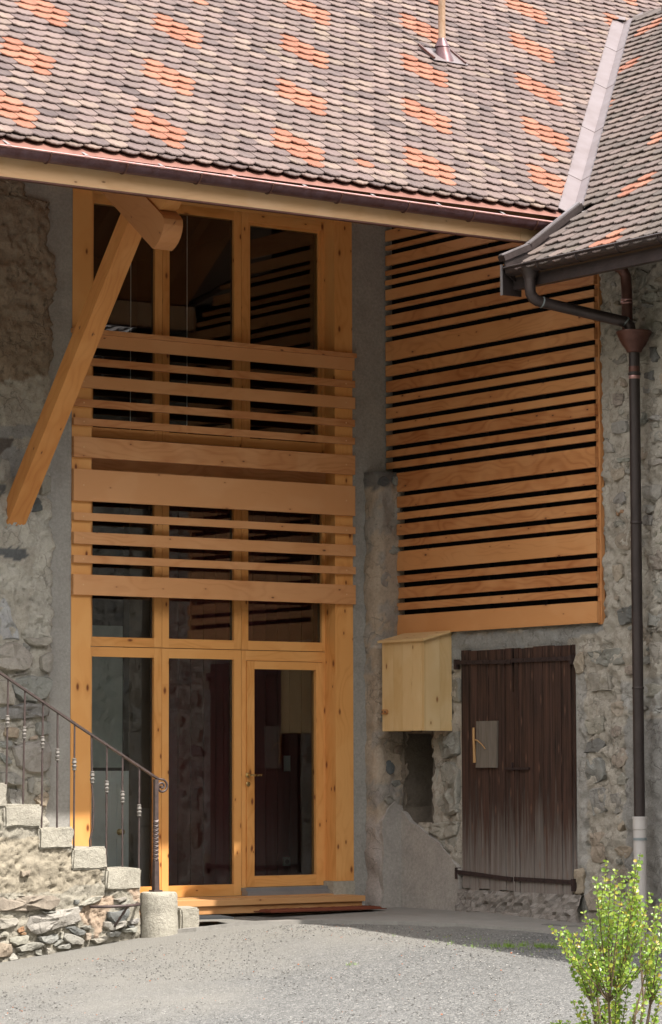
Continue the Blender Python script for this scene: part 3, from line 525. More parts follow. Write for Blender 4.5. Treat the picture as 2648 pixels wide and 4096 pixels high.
TONES = [(0.285, 0.27, 0.24), (0.235, 0.235, 0.22), (0.31, 0.295, 0.26), (0.31, 0.25, 0.19), (0.10, 0.11, 0.115), (0.36, 0.37, 0.36), (0.245, 0.20, 0.165), (0.34, 0.17, 0.08), (0.15, 0.15, 0.105)]
def stone(poly, tone, o, eu, ev, en, proud, parent, seed, name='stone', blend=0.0):
    """one rounded field stone: an irregular outline pillowed out of the wall plane"""
    o, eu, ev, en = Vector(o), Vector(eu), Vector(ev), Vector(en)
    n = len(poly); per = []
    for i in range(n):
        a, b = poly[i], poly[(i + 1) % n]
        L = math.hypot(b[0] - a[0], b[1] - a[1])
        per.append(L)
    tot = sum(per); N = 14 if tot < 0.9 else 20
    pts = []
    for k in range(N):
        d = tot * k / N; i = 0
        while d > per[i]:
            d -= per[i]; i += 1
        a, b = poly[i], poly[(i + 1) % n]; f = d / per[i]
        pts.append((a[0] + (b[0] - a[0]) * f, a[1] + (b[1] - a[1]) * f))
    cx = sum(p[0] for p in pts) / N; cy = sum(p[1] for p in pts) / N
    size = tot / 4
    proud = min(proud, size * 0.4)
    rr = random.Random(seed); tilt = (rr.uniform(-.35, .35), rr.uniform(-.35, .2))
    mb = MB()
    rings = [(1.0, -0.04), (0.975, 0.45 * proud), (0.88, 0.92 * proud), (0.6, 1.0 * proud), (0.28, 1.0 * proud)]
    for sc, h in rings:
        for k, (x, y) in enumerate(pts):
            q = (cx + (x - cx) * sc, cy + (y - cy) * sc)
            nz = 0.0 if h < 0 else (fbm(q[0] + seed, q[1], seed * 1.7, 8, 3) * size * 0.13 + abs(fbm(q[0] + seed, q[1] * 2.2, seed, 13, 2)) * -0.012) * (0.4 if sc > 0.95 else 1) + ((q[0] - cx) * tilt[0] + (q[1] - cy) * tilt[1]) * 0.4
            jx = fbm(q[0] * 1.0, q[1] + 7, seed, 14, 2) * 0.012
            mb.v.append(o + eu * (q[0] + jx) + ev * (q[1] + jx) + en * (h + nz))
    c = len(mb.v); mb.v.append(o + eu * cx + ev * cy + en * (1.0 * proud + fbm(cx + seed, cy, seed * 1.7, 8, 3) * size * 0.13))
    flip = eu.cross(ev).dot(en) < 0
    ar = sum(pts[i][0] * pts[(i + 1) % N][1] - pts[(i + 1) % N][0] * pts[i][1] for i in range(N))
    rev = flip != (ar < 0)
    for r_ in range(len(rings) - 1):
        for k in range(N):
            k2 = (k + 1) % N
            q = [r_ * N + k, r_ * N + k2, (r_ + 1) * N + k2, (r_ + 1) * N + k]
            mb.face(q[::-1] if rev else q)
    for k in range(N):
        q = [(len(rings) - 1) * N + k, (len(rings) - 1) * N + (k + 1) % N, c]
        mb.face(q[::-1] if rev else q)
    ob = mb.build(name, M['stone'], parent, 28)
    t = TONES[tone]; j = rr.uniform(0.88, 1.12)
    t = tuple(a * (1 - blend) + b * blend for a, b in zip(t, (0.31, 0.28, 0.235)))
    ob['tint'] = [t[0] * j * rr.uniform(.97, 1.03), t[1] * j, t[2] * j * rr.uniform(.96, 1.04)]
    return ob

ZC = {'tan': (0.27, 0.215, 0.16), 'tan2': (0.325, 0.285, 0.22), 'tandk': (0.185, 0.155, 0.125), 'cem': (0.285, 0.285, 0.275), 'dark': (0.11, 0.115, 0.118), 'pale': (0.43, 0.41, 0.36), 'wood': (0.12, 0.105, 0.095),
      'pink': (0.40, 0.305, 0.23), 'conc': (0.265, 0.255, 0.24), 'palegr': (0.36, 0.345, 0.32)}
def rough_sheet(name, us, vs, pos, zones, base, parent, amp=0.02, skip=None, fmod=None, lowf=0.8):
    """grid of plaster and mortar: pos(u, v, h) gives the point, zones colour it, noise roughens it"""
    verts = []; cols = []
    for j, v in enumerate(vs):
        for i in range(len(us)):
            u = us[i](v) if callable(us[i]) else us[i]
            h = fbm(u, v, 3.3, 3.0, 4) * amp * lowf + fbm(u, v, 9.1, 11.0, 4) * amp * 0.7 + (0.3 - abs(fbm(u, v, 2.7, 30.0, 3))) * amp * 0.5
            cr_ = abs(fbm(u, v * 1.25, 6.6, 3.6, 4))
            h -= amp * 1.1 * max(0.0, 0.055 - cr_) / 0.055
            w = (u + fbm(u, v, 1.0, 4, 3) * 0.03, v + fbm(u, v, 5.0, 4, 3) * 0.03)
            c = base
            for poly, z in zones:
                if inside(w, poly):
                    c = ZC[z]
                    if z in ('cem', 'conc', 'dark'):
                        h *= 0.45
            if fmod:
                h = fmod(u, v, h)
            verts.append(pos(u, v, h)); cols.append((*c, 1))
    n = len(us); faces = []
    for j in range(len(vs) - 1):
        for i in range(n - 1):
            q = [j * n + i, j * n + i + 1, (j + 1) * n + i + 1, (j + 1) * n + i]
            if skip:
                m = sum((verts[k] for k in q), Vector()) / 4
                if skip(m):
                    continue
            faces.append(q)
    me = bpy.data.meshes.new(name)
    me.from_pydata([tuple(v) for v in verts], [], faces)
    me.uv_layers.new(name='UVMap')
    ca = me.color_attributes.new('zone', 'FLOAT_COLOR', 'POINT')
    ca.data.foreach_set('color', [x for c in cols for x in c])
    me.materials.append(M['wall'])
    me.polygons.foreach_set('use_smooth', [True] * len(me.polygons))
    return link(name, me, parent)

def frange(a, b, st):
    n = max(1, int(round(abs(b - a) / st)))
    return [a + (b - a) * i / n for i in range(n + 1)]

# ---------------------------------------------------------------- setting: yard, apron, rooms
def gz(x, y):
    z = -0.115 * max(0.0, -2.55 - x) if x > -6 else -0.397 - 0.03 * min(8, -6 - x)
    z += -0.045 * max(0.0, min(6.0, -2.4 - y))
    return max(z, -0.9)
def ground():
    xs = [-220, -150, -100, -75, -55, -42, -32, -24, -19, -15] + frange(-12, 1.0, 0.16) + [4, 10, 20, 35, 50, 70, 100, 160]
    ys = [-260, -200, -150, -110, -85, -65, -50, -40, -33, -28, -24] + frange(-20, -12.5, 0.5) + frange(-12, 0.3, 0.16) + [2, 6, 20]
    v = []
    for y in ys:
        for x in xs:
            h = fbm(x, y, 0, 0.7, 4) * 0.02 + fbm(x, y, 4, 4.0, 3) * 0.006
            # unseen slopes added beyond the yard to block light from the low sky
            added_hill = 0.45 * max(0.0, -40 - y) + 0.4 * max(0.0, -40 - x) + 0.4 * max(0.0, x - 40)
            added_hill = min(added_hill, 95.0) * (1 + 0.25 * fbm(x, y, 2, 0.02, 3))
            v.append((x, y, added_hill + gz(x, y) - 0.012 + h * (1 if y < -1.9 else 0.2)))
    n = len(xs)
    f = [[j * n + i, j * n + i + 1, (j + 1) * n + i + 1, (j + 1) * n + i] for j in range(len(ys) - 1) for i in range(n - 1)]
    me = bpy.data.meshes.new('ground'); me.from_pydata(v, [], f); me.materials.append(M['ground'])
    me.polygons.foreach_set('use_smooth', [True] * len(f))
    return tag(link('ground', me), kind='structure')
ground()
APRON = [(-3.1, -1.25), (-2.95, -1.36), (-2.7, -1.44), (-2.3, -1.58), (-1.93, -1.70), (-1.62, -2.2), (-1.25, -2.68), (-1.0, -3.2), (-0.85, -3.8), (-0.85, -4.9), (0.3, -4.9), (0.3, 0.4), (-3.1, 0.4)]
def apron():
    bm = bmesh.new()
    vs = [bm.verts.new((x + fbm(x, y, 1, 4) * 0.03, y + fbm(x, y, 6, 4) * 0.03, gz(x, y) + 0.020)) for x, y in
          [(a[0] + (b[0] - a[0]) * t / 6, a[1] + (b[1] - a[1]) * t / 6) for a, b in zip(APRON, APRON[1:] + APRON[:1]) for t in range(6)]]
    f = bm.faces.new(vs)
    r = bmesh.ops.extrude_face_region(bm, geom=[f])
    for g in r['geom']:
        if isinstance(g, bmesh.types.BMVert):
            g.co.z -= 0.06
    bmesh.ops.recalc_face_normals(bm, faces=bm.faces)
    me = bpy.data.meshes.new('pavement'); bm.to_mesh(me); bm.free(); me.materials.append(M['slab'])
    return tag(link('pavement', me), kind='structure')
apron()

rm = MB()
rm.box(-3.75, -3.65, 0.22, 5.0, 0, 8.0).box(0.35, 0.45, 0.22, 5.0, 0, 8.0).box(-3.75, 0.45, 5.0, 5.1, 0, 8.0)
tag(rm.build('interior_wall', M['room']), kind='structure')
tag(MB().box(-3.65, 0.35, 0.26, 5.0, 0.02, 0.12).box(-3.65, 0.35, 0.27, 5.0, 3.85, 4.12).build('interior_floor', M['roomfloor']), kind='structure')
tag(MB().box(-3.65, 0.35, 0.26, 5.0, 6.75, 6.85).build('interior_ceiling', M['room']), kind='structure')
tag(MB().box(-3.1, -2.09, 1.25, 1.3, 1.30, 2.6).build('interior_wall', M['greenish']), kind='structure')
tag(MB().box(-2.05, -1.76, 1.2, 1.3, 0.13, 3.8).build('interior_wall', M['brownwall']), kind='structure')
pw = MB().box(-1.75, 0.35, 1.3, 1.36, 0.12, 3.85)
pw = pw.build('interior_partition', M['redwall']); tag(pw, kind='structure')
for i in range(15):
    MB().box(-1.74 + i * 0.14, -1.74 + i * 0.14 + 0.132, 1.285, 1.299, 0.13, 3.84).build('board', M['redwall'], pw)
e = thing('light_switch', 'white double light switch on the dark red wall seen through the glass door', 'switch', (-0.24, 1.28, 1.33))
MB().box(-0.275, -0.205, 1.272, 1.284, 1.262, 1.409).build('cover_plate', M['switch'], e)
MB().box(-0.265, -0.215, 1.264, 1.272, 1.34, 1.40).build('rocker', M['switch'], e)
MB().box(-0.265, -0.215, 1.264, 1.272, 1.27, 1.333).build('rocker', M['switch'], e)
e = thing('wall_socket', 'white power socket low on the dark red wall behind the glass door', 'socket', (-0.245, 1.28, 0.4))
MB().box(-0.285, -0.205, 1.272, 1.284, 0.366, 0.446).build('cover_plate', M['switch'], e)
MB().lathe((0, 0), [(0.024, 0.0), (0.024, 0.006)], 14).build('outlet', M['rubber'], e).matrix_basis = Matrix.Translation((-0.245, 1.272, 0.406)) @ Matrix.Rotation(R(90), 4, 'X')
e = thing('interior_door', 'white panelled door with a brass knob inside behind the lower left window', 'door', (-2.5, 1.2, 0.12))
MB().box(-2.85, -2.05, 1.2, 1.24, 0.13, 1.27).build('door_leaf', M['whitepaint'], e)
for z0, z1 in ((0.25, 0.68), (0.78, 1.18)):
    fr = MB(); fr.box(-2.75, -2.15, 1.188, 1.2, z0, z0 + 0.03).box(-2.75, -2.15, 1.188, 1.2, z1 - 0.03, z1).box(-2.75, -2.72, 1.188, 1.2, z0 + 0.03, z1 - 0.03).box(-2.18, -2.15, 1.188, 1.2, z0 + 0.03, z1 - 0.03)
    fr.build('panel_moulding', M['whitepaint'], e)
k = MB().lathe((0, 0), [(0.03, 0), (0.03, 0.006), (0.012, 0.01), (0.012, 0.03), (0.026, 0.04), (0.026, 0.055), (0.01, 0.065)], 14).build('knob', M['brass'], e, 40)
k.matrix_basis = Matrix.Translation((-2.148, 1.2, 0.713)) @ Matrix.Rotation(R(90), 4, 'X')
for x, z0, lab in ((-2.52, 4.3, 'thin white hanging cord behind the upper left window'), (-1.92, 4.3, 'thin white hanging cord behind the upper middle window')):
    e = thing('hanging_cord', lab, 'cord', (x, 0.42, z0 + 1.7), 'cords hanging inside the upper windows')
    MB().tube([(x, 0.42, 6.75), (x, 0.42, z0)], 0.0045, 6).build('cord', M['cord'], e)
    MB().tube([(x, 0.42, z0), (x, 0.42, z0 - 0.05)], [0.009, 0.014], 8).build('pull_weight', M['cord'], e)

# ---------------------------------------------------------------- left stone wall (plane y = 0)
EA = D['EA']
def edge_x(z):
    if z >= EA[0][1]: return EA[0][0]
    for (x0, z0), (x1, z1) in zip(EA, EA[1:]):
        if z0 >= z >= z1:
            return x0 + (x1 - x0) * (z0 - z) / max(1e-6, z0 - z1)
    return EA[-1][0]
wA = thing('stone_wall', 'old rubble wall with crumbling tan plaster left of the tall window, beneath the brace', 'wall', (-4.2, 0, 0))
us = [-9.0, -7.0, -5.6, -5.0] + [(lambda v, t=t: -4.75 + (edge_x(v) + fbm(0, v, 2, 9, 4) * 0.035 + 4.75) * t) for t in frange(0, 1, 1 / 60)]
us.append(lambda v: edge_x(v) + fbm(0, v, 2, 9, 4) * 0.035 + 0.012)
nl = len(us) - 1
cnt = {'i': 0}
def posA(u, v, h):
    i = cnt['i'] % (nl + 1); cnt['i'] += 1
    return Vector((u, 0.03 if i == nl else -0.04 - h * 1.4 - (0.0 if i < nl - 2 else -0.012), v))
rough_sheet('plaster', us, frange(-0.6, 6.7, 0.021), posA, D['ZA'], (0.385, 0.36, 0.31), wA, 0.017)
MB().box(-9.2, -3.75, 0.04, 0.4, -0.6, 8.1).build('wall_core', M['cement'], wA)
MB().box(-3.95, -3.372, 0.0, 0.21, -0.5, 8.0, 2).build('concrete_strip', M['cement'], wA)
sd = 100
for p, t in D['SA']:
    sd += 1; stone(p, t, (0, -0.03, 0), (1, 0, 0), (0, 0, 1), (0, -1, 0), 0.065, wA, sd)
for p, t in D['SA2']:
    sd += 1; stone(p, t, (0, -0.035, 0), (1, 0, 0), (0, 0, 1), (0, -1, 0), 0.02, wA, sd)
# right of the window: concrete strip and old pillar stub
pil = thing('masonry_pillar', 'stub of old plastered masonry with a broken top beside the concrete strip', 'pillar', (-0.1, -0.1, 0))
MB().box(-0.372, 0.12, 0.004, 0.3, 0, 8.0, 2).build('concrete_strip', M['cement'], pil)
def pillar_sheet():
    # wraps from the left cheek round the front to the inner corner
    prof = [(-0.235, 0.02), (-0.235, -0.06), (-0.232, -0.115), (-0.218, -0.155), (-0.18, -0.178)] + [(-0.18 + 0.26 * i / 10, -0.182) for i in range(1, 11)]
    zs = frange(0.0, 4.02, 0.04); v = []; c = []
    for j, z in enumerate(zs):
        for i, (x, y) in enumerate(prof):
            h = fbm(x, y * 2, z, 5, 4) * 0.028 + fbm(x, y, z, 16, 3) * 0.014
            d = Vector((-1, 0, 0)) if i < 3 else (Vector((-0.6, -0.8, 0)) if i < 5 else Vector((0, -1, 0)))
            top = 4.02 + fbm(x, 0, 1, 6, 3) * 0.12
            v.append(Vector((x, y, min(z, top))) + d * h)
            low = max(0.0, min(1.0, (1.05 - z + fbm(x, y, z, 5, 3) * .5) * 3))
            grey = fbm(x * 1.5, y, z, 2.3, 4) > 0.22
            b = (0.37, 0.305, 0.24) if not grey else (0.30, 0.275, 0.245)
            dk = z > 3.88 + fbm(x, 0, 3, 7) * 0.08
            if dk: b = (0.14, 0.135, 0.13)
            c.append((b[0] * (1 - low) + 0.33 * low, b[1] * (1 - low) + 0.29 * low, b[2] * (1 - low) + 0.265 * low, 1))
    n = len(prof); f = []
    for j in range(len(zs) - 1):
        for i in range(n - 1):
            f.append([j * n + i, j * n + i + 1, (j + 1) * n + i + 1, (j + 1) * n + i])
    t = (len(zs) - 1) * n; cc = len(v); v.append(Vector((0.0, 0.0, 3.97))); c.append((0.12, 0.115, 0.11, 1))
    for i in range(n - 1):
        f.append([t + i, t + i + 1, cc])
    me = bpy.data.meshes.new('plaster'); me.from_pydata([tuple(x) for x in v], [], f); me.uv_layers.new(name='UVMap')
    ca = me.color_attributes.new('zone', 'FLOAT_COLOR', 'POINT'); ca.data.foreach_set('color', [q for k in c for q in k])
    me.materials.append(M['wall']); me.polygons.foreach_set('use_smooth', [True] * len(f))
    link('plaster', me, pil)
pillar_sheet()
for i, (x, z, w, h, t) in enumerate([(-0.15, 3.93, 0.13, 0.1, 4), (0.0, 3.94, 0.13, 0.09, 1), (-0.05, 3.3, 0.16, 0.1, 1), (-0.13, 3.02, 0.12, 0.16, 0), (0.0, 2.75, 0.1, 0.07, 6), (-0.12, 1.75, 0.13, 0.12, 1), (0.02, 1.45, 0.1, 0.1, 6), (-0.1, 1.3, 0.12, 0.16, 4), (-0.1, 1.0, 0.13, 0.1, 0), (-0.02, 1.15, 0.12, 0.07, 1)]):
    a = [(x + w * .5 * math.cos(q) * rng.uniform(.8, 1.15), z + h * .5 * math.sin(q) * rng.uniform(.8, 1.15)) for q in [k * math.pi / 4 for k in range(8)]]
    stone(a, t, (0, -0.18, 0), (1, 0, 0), (0, 0, 1), (0, -1, 0), 0.02, pil, 300 + i)
MB().box(-0.60, -0.36, 0.0, 0.21, 0.0, 0.262, 0).build('footing_block', M['granite'], pil)

# ---------------------------------------------------------------- right stone wall (plane x = 0.05)
wB = thing('stone_wall', 'long grey rubble wall with mortar behind the downpipe on the right', 'wall', (0.05, -4.0, 0))
NI = D['NI']
niq = [(p[0], p[1]) for p in NI]
def posB(u, v, h):
    x = 0.05
    if u > -3.06 and v > 2.50: x = 0.075
    return Vector((x - h * 1.2, u, v))
ys = frange(0.05, -5.1, 0.026) + [-5.4, -6, -7, -9, -12]
def modB(u, v, h):
    if -2.72 < u < -1.02 and 0.17 < v < 2.36: return -0.012
    return h
rough_sheet('plaster', ys, frange(-0.4, 6.1, 0.026), posB, D['ZB'], (0.385, 0.35, 0.30), wB, 0.032, lambda m: inside((m.y, m.z), niq) or (m.y > -2.98 and m.z > 2.62), modB)
MB().box(0.13, 0.5, -12, 0.0, 3.0, 6.05).box(0.14, 0.5, -12, -2.9, -0.5, 3.0).box(0.8, 0.9, -2.9, 0.0, -0.5, 3.0).build('wall_core', M['cement'], wB)
def niche():
    v = []; f = []
    cy = sum(p[0] for p in NI) / len(NI); cz = sum(p[1] for p in NI) / len(NI)
    N = []
    for a, b in zip(NI, NI[1:] + NI[:1]):
        for t in range(4):
            N.append((a[0] + (b[0] - a[0]) * t / 4, a[1] + (b[1] - a[1]) * t / 4))
    for k, (x, s) in enumerate(((0.035, 1.07), (0.12, 1.06), (0.25, 1.03), (0.4, 0.97), (0.58, 0.92))):
        for y, z in N:
            h = fbm(y * 3, z * 3, x * 9, 2, 3) * 0.04
            v.append((x, cy + (y - cy) * (s + h), cz + (z - cz) * (s + h * 0.6)))
    n = len(N)
    for r_ in range(4):
        for i in range(n):
            j = (i + 1) % n
            f.append([r_ * n + i, r_ * n + j, (r_ + 1) * n + j, (r_ + 1) * n + i])
    f.append([4 * n + i for i in range(n)])
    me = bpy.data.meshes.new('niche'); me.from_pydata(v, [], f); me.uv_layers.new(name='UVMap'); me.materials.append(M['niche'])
    link('niche', me, wB)
niche()
for p, t in D['SB']:
    sd += 1; stone(p, t, (0.05, 0, 0), (0, 1, 0), (0, 0, 1), (-1, 0, 0), 0.02, wB, sd, 'stone', 0.3)
# more rubble where the photograph shows a packed face, kept clear of the drawn stones and smooth zones
placed = [(sum(q[0] for q in p) / len(p), sum(q[1] for q in p) / len(p), max(max(q[0] for q in p) - min(q[0] for q in p), max(q[1] for q in p) - min(q[1] for q in p)) * 0.5) for p, t in D['SB']]
tries = 0; made = 0
smooth_z = [z for z, c in D['ZB'] if c in ('conc', 'cem')]
while made < 190 and tries < 16000:
    tries += 1
    y = rng.uniform(-4.95, -3.2); z = rng.uniform(0.3, 5.4)
    if y > -3.55 and rng.random() < 0.45: continue
    w = (rng.uniform(0.12, 0.24) if tries < 2500 else rng.uniform(0.045, 0.12)); h = w * rng.uniform(0.45, 0.85)
    if any(math.hypot(y - a, (z - b) * 1.1) < w * 0.62 + r_ * 0.85 for a, b, r_ in placed): continue
    if any(inside((y, z), q) for q in smooth_z): continue
    n = rng.randint(5, 7); a0 = rng.random() * 6
    poly = [(y + w * .62 * math.cos(a0 + k * 6.283 / n) * rng.uniform(.75, 1.15), z + h * .62 * math.sin(a0 + k * 6.283 / n) * rng.uniform(.75, 1.15)) for k in range(n)]
    stone(poly, rng.choice([0, 0, 0, 1, 1, 3, 6, 6]), (0.05, 0, 0), (0, 1, 0), (0, 0, 1), (-1, 0, 0), 0.018, wB, 900 + made, 'stone', 0.3)
    placed.append((y, z, w * 0.6)); made += 1
# grey plaster skirt and the rubble sill below the plank door
PP = [p for p in D['PP']]
ppB = [(max(min(p[0], -0.16), -1.2), p[1]) for p in PP]
def patch(poly, o, eu, ev, en, d, name):
    pts = []
    for a, b in zip(poly, poly[1:] + poly[:1]):
        L = math.hypot(b[0] - a[0], b[1] - a[1]); m = max(1, int(L / 0.05))
        for t in range(m):
            u = a[0] + (b[0] - a[0]) * t / m; v = a[1] + (b[1] - a[1]) * t / m
            pts.append((u + fbm(u, v, 4, 9, 3) * 0.022, v + fbm(u, v, 8, 9, 3) * 0.022))
    MB().prism(pts, o, eu, ev, en, -0.03, d).build(name, M['patch'], wB)
patch([(-0.15, -0.02), (-0.15, 0.95), (-0.377, 0.783), (-0.605, 0.689), (-0.829, 0.577), (-0.956, 0.484), (-1.075, 0.372), (-1.071, -0.02)], (0.03, 0, 0), (0, 1, 0), (0, 0, 1), (-1, 0, 0), 0.02, 'plaster_patch')
patch([(-0.20, -0.02), (-0.20, 0.80), (-0.14, 0.90), (-0.06, 0.98), (0.04, 0.955), (0.04, -0.02)], (0, -0.19, 0), (1, 0, 0), (0, 0, 1), (0, -1, 0), 0.022, 'plaster_patch')
def sill():
    us2 = frange(-1.08, -2.78, 0.045); zs = frange(-0.06, 0.21, 0.03)
    v = []; f = []
    for z in zs:
        for y in us2:
            h = fbm(y, z, 2, 8, 4) * 0.03 + fbm(y, z, 7, 22, 3) * 0.02
            v.append((0.0 - h - 0.03 * (1 - (z / 0.21)), y, z))
    n = len(us2)
    for y in us2: v.append((0.1, y, 0.205))
    for j in range(len(zs)):
        for i in range(n - 1):
            f.append([j * n + i, j * n + i + 1, (j + 1) * n + i + 1, (j + 1) * n + i])
    me = bpy.data.meshes.new('rubble_sill'); me.from_pydata(v, [], f); me.uv_layers.new(name='UVMap')
    ca = me.color_attributes.new('zone', 'FLOAT_COLOR', 'POINT'); ca.data.foreach_set('color', [c for _ in v for c in (0.26, 0.235, 0.215, 1)])
    me.materials.append(M['wall']); link('rubble_sill', me, wB)
sill()

# ---------------------------------------------------------------- glazed timber facade
fc = thing('window_wall', 'tall glazed timber front of honey coloured pine posts with nine panes', 'window wall', (-1.9, 0.1, 0.1))
MB().box(-3.369, -3.171, 0.0, 0.2, -0.3, 6.35, 2).build('post', M['pine'], fc)
MB().box(-0.572, -0.373, 0.0, 0.17, 0.264, 6.5, 2).build('post', M['pine'], fc)
MB().box(-3.64, -0.2, -0.06, 0.12, 6.352, 6.6, 0).build('head_beam', M['pine'], fc)
MB().box(-3.3, -0.55, 0.15, 0.235, 3.79, 4.195, 0).build('spandrel_board', M['larch'], fc)
MB().box(-3.2, -0.45, 0.10, 0.149, 3.76, 3.86, 0).build('spandrel_rail', M['larch'], fc)
CO = [(-3.2, -2.343, 0.14, 0.078), (-2.339, -1.498, 0.071, 0.076), (-1.494, -0.5, 0.073, 0.105)]
def window(name, x0, x1, z0, z1, sl, sr, top, bot, label=None, deep=False):
    w = MB().box(x0, x0 + sl, 0.165, 0.235, z0, z1, 2)
    o = w.build(name, M['pine'], fc)
    MB().box(x1 - sr, x1, 0.165, 0.235, z0, z1, 2).build('stile', M['pine'], o)
    MB().box(x0 + sl, x1 - sr, 0.167, 0.235, z1 - top, z1, 0).build('top_rail', M['pine'], o)
    MB().box(x0 + sl, x1 - sr, 0.167, 0.235, z0, z0 + bot, 0).build('bottom_rail', M['pine'], o)
    if deep:
        g = 0.03
        a, b, c, d = x0 + sl, x1 - sr, z0 + bot, z1 - top
        MB().box(a, a + g, 0.178, 0.235, c, d, 2).box(b - g, b, 0.178, 0.235, c, d, 2).box(a + g, b - g, 0.178, 0.235, d - g, d, 0).build('casement', M['pine'], o)
    MB().box(x0 + sl - 0.008, x1 - sr + 0.008, 0.196, 0.2, z0 + bot - 0.008, z1 - top + 0.008, 2).build('pane', M['glass'], o)
    MB().box(x1 - sr - 0.012, x1 - sr - 0.001, 0.201, 0.225, z0 + bot, z1 - top, 2).build('glass_seal', M['rubber'], o)
    return o
for i, (x0, x1, sl_, sr_) in enumerate(CO):
    window('window', x0, x1, 4.2, 6.42, sl_, sr_, 0.14, 0.085, deep=(i == 2))
    window('window', x0, x1, 2.359, 3.755, sl_, sr_, 0.075, 0.082)
    if i < 2:
        window('window', x0, x1, 0.153, 2.353, sl_, sr_, 0.085, 0.102)
# glazed door in the third bay
dr = MB().box(-1.494, -1.449, 0.165, 0.235, 0.153, 2.353, 2).build('glass_door', M['pine'], fc)
MB().box(-0.603, -0.5, 0.165, 0.235, 0.153, 2.353, 2).build('door_jamb', M['pine'], dr)
MB().box(-1.449, -0.603, 0.165, 0.235, 2.262, 2.353, 0).build('door_head', M['pine'], dr)
MB().box(-1.446, -1.364, 0.150, 0.22, 0.225, 2.257, 2).build('stile', M['pine'], dr)
MB().box(-0.684, -0.606, 0.150, 0.22, 0.225, 2.257, 2).build('stile', M['pine'], dr)
MB().box(-1.364, -0.684, 0.152, 0.22, 2.186, 2.257, 0).build('top_rail', M['pine'], dr)
MB().box(-1.364, -0.684, 0.152, 0.22, 0.225, 0.322, 0).build('bottom_rail', M['pine'], dr)
MB().box(-1.37, -0.678, 0.19, 0.194, 0.316, 2.19, 2).build('pane', M['glass'], dr)
hb = MB().lathe((0, 0), [(0.024, 0), (0.024, 0.006), (0.011, 0.01), (0.011, 0.05)], 14)
h_ = hb.build('handle', M['brass'], dr, 40); h_.matrix_basis = Matrix.Translation((-1.437, 0.15, 1.228)) @ Matrix.Rotation(R(90), 4, 'X')
MB().tube([(-1.437, 0.105, 1.228), (-1.41, 0.098, 1.229), (-1.37, 0.098, 1.227), (-1.318, 0.102, 1.228)], [0.009, 0.01, 0.008, 0.009], 8).build('lever', M['brass'], dr)
k_ = MB().lathe((0, 0), [(0.022, 0), (0.022, 0.008), (0.012, 0.012)], 14).build('lock_cylinder', M['brass'], dr, 40); k_.matrix_basis = Matrix.Translation((-1.437, 0.15, 1.15)) @ Matrix.Rotation(R(90), 4, 'X')
MB().box(-1.50, -0.605, 0.09, 0.225, 0.192, 0.222, 0).box(-1.50, -0.60, 0.06, 0.15, 0.152, 0.191, 0).build('threshold', M['alu'], dr)

# ---------------------------------------------------------------- slat screen across the window wall
sc_ = thing('slat_balustrade', 'horizontal larch slats of uneven width screwed across the tall window', 'railing', (-1.87, -0.02, 2.79))
for z1, z0 in [(5.074, 4.961), (4.863, 4.799), (4.708, 4.601), (4.499, 4.434), (4.332, 4.27), (4.167, 3.99), (3.884, 3.609), (3.506, 3.44), (3.337, 3.235), (3.136, 3.069), (2.968, 2.792)]:
    j = rng.uniform(-.003, .003)
    s = MB().box(-3.369 + j, -0.369 + j, -0.037, -0.001, z0, z1, 0).build('slat', M['larch'], sc_)
    if z1 < 4.9:
        for xx in (-3.27, -0.47):
            MB().box(xx - 0.006, xx + 0.006, -0.0385, -0.037, (z0 + z1) / 2 - 0.006, (z0 + z1) / 2 + 0.006).build('screw_plug', M['fascia'], s)
MB().box(-3.385, -0.362, -0.06, 0.03, 5.076, 5.116, 0).build('handrail', M['larch'], sc_)

# ---------------------------------------------------------------- slatted cladding on the right wall (front plane x = 0)
cl = thing('slatted_cladding', 'wall of reddish larch slats with black gaps under the eaves, right of the concrete strip', 'cladding', (0.02, -1.5, 2.52))
UP = [(6.55, 6.36), (6.308, 6.208), (6.162, 6.121), (6.07, 5.975), (5.926, 5.884), (5.836, 5.793), (5.747, 5.648), (5.598, 5.558), (5.504, 5.409), (5.363, 5.304), (5.254, 5.146), (5.098, 5.04), (4.985, 4.92), (4.875, 4.777), (4.73, 4.672), (4.627, 4.53), (4.482, 4.418), (4.375, 4.276), (4.23, 4.168), (4.121, 4.062)]
# re-read: the eleven lower boards of the upper field
UP = UP[:10] + [(5.254, 5.078), (5.031, 4.932), (4.884, 4.783), (4.739, 4.677), (4.632, 4.533), (4.486, 4.42), (4.379, 4.277), (4.232, 4.17), (4.121, 4.062)]
LO = [(4.012, 3.837), (3.793, 3.691), (3.643, 3.58), (3.536, 3.435), (3.389, 3.326), (3.284, 3.104), (3.059, 2.995), (2.947, 2.848), (2.806, 2.74), (2.694, 2.512)]
for k, (z1, z0) in enumerate(UP + LO):
    y1 = -0.014 if k < len(UP) else -0.178
    MB().box(0.0, 0.036, max(-3.03, -2.93 + (z1 - 5.80) / 0.7265 if z1 > 5.75 else -9) + rng.uniform(-.004, .004), y1 + rng.uniform(-.005, .004), z0, z1, 1).build('slat', M['cladding'], cl)
MB().box(0.039, 0.078, -3.052, -3.0, 2.50, 5.98, 2).build('edge_batten', M['cladding'], cl)
MB().box(0.0785, 0.0795, -2.999, -0.015, 4.03, 6.02).box(0.0785, 0.0795, -2.35, -1.61, 6.021, 6.20).box(0.0785, 0.0795, -1.609, -0.015, 6.021, 6.95).box(0.0785, 0.0795, -2.999, -0.185, 2.53, 4.029).build('membrane', M['black'], cl)
for y in (-0.6, -1.5, -2.3):
    MB().box(0.037, 0.078, y - 0.025, y + 0.025, 2.53, 6.0, 2).build('batten', M['black'], cl)

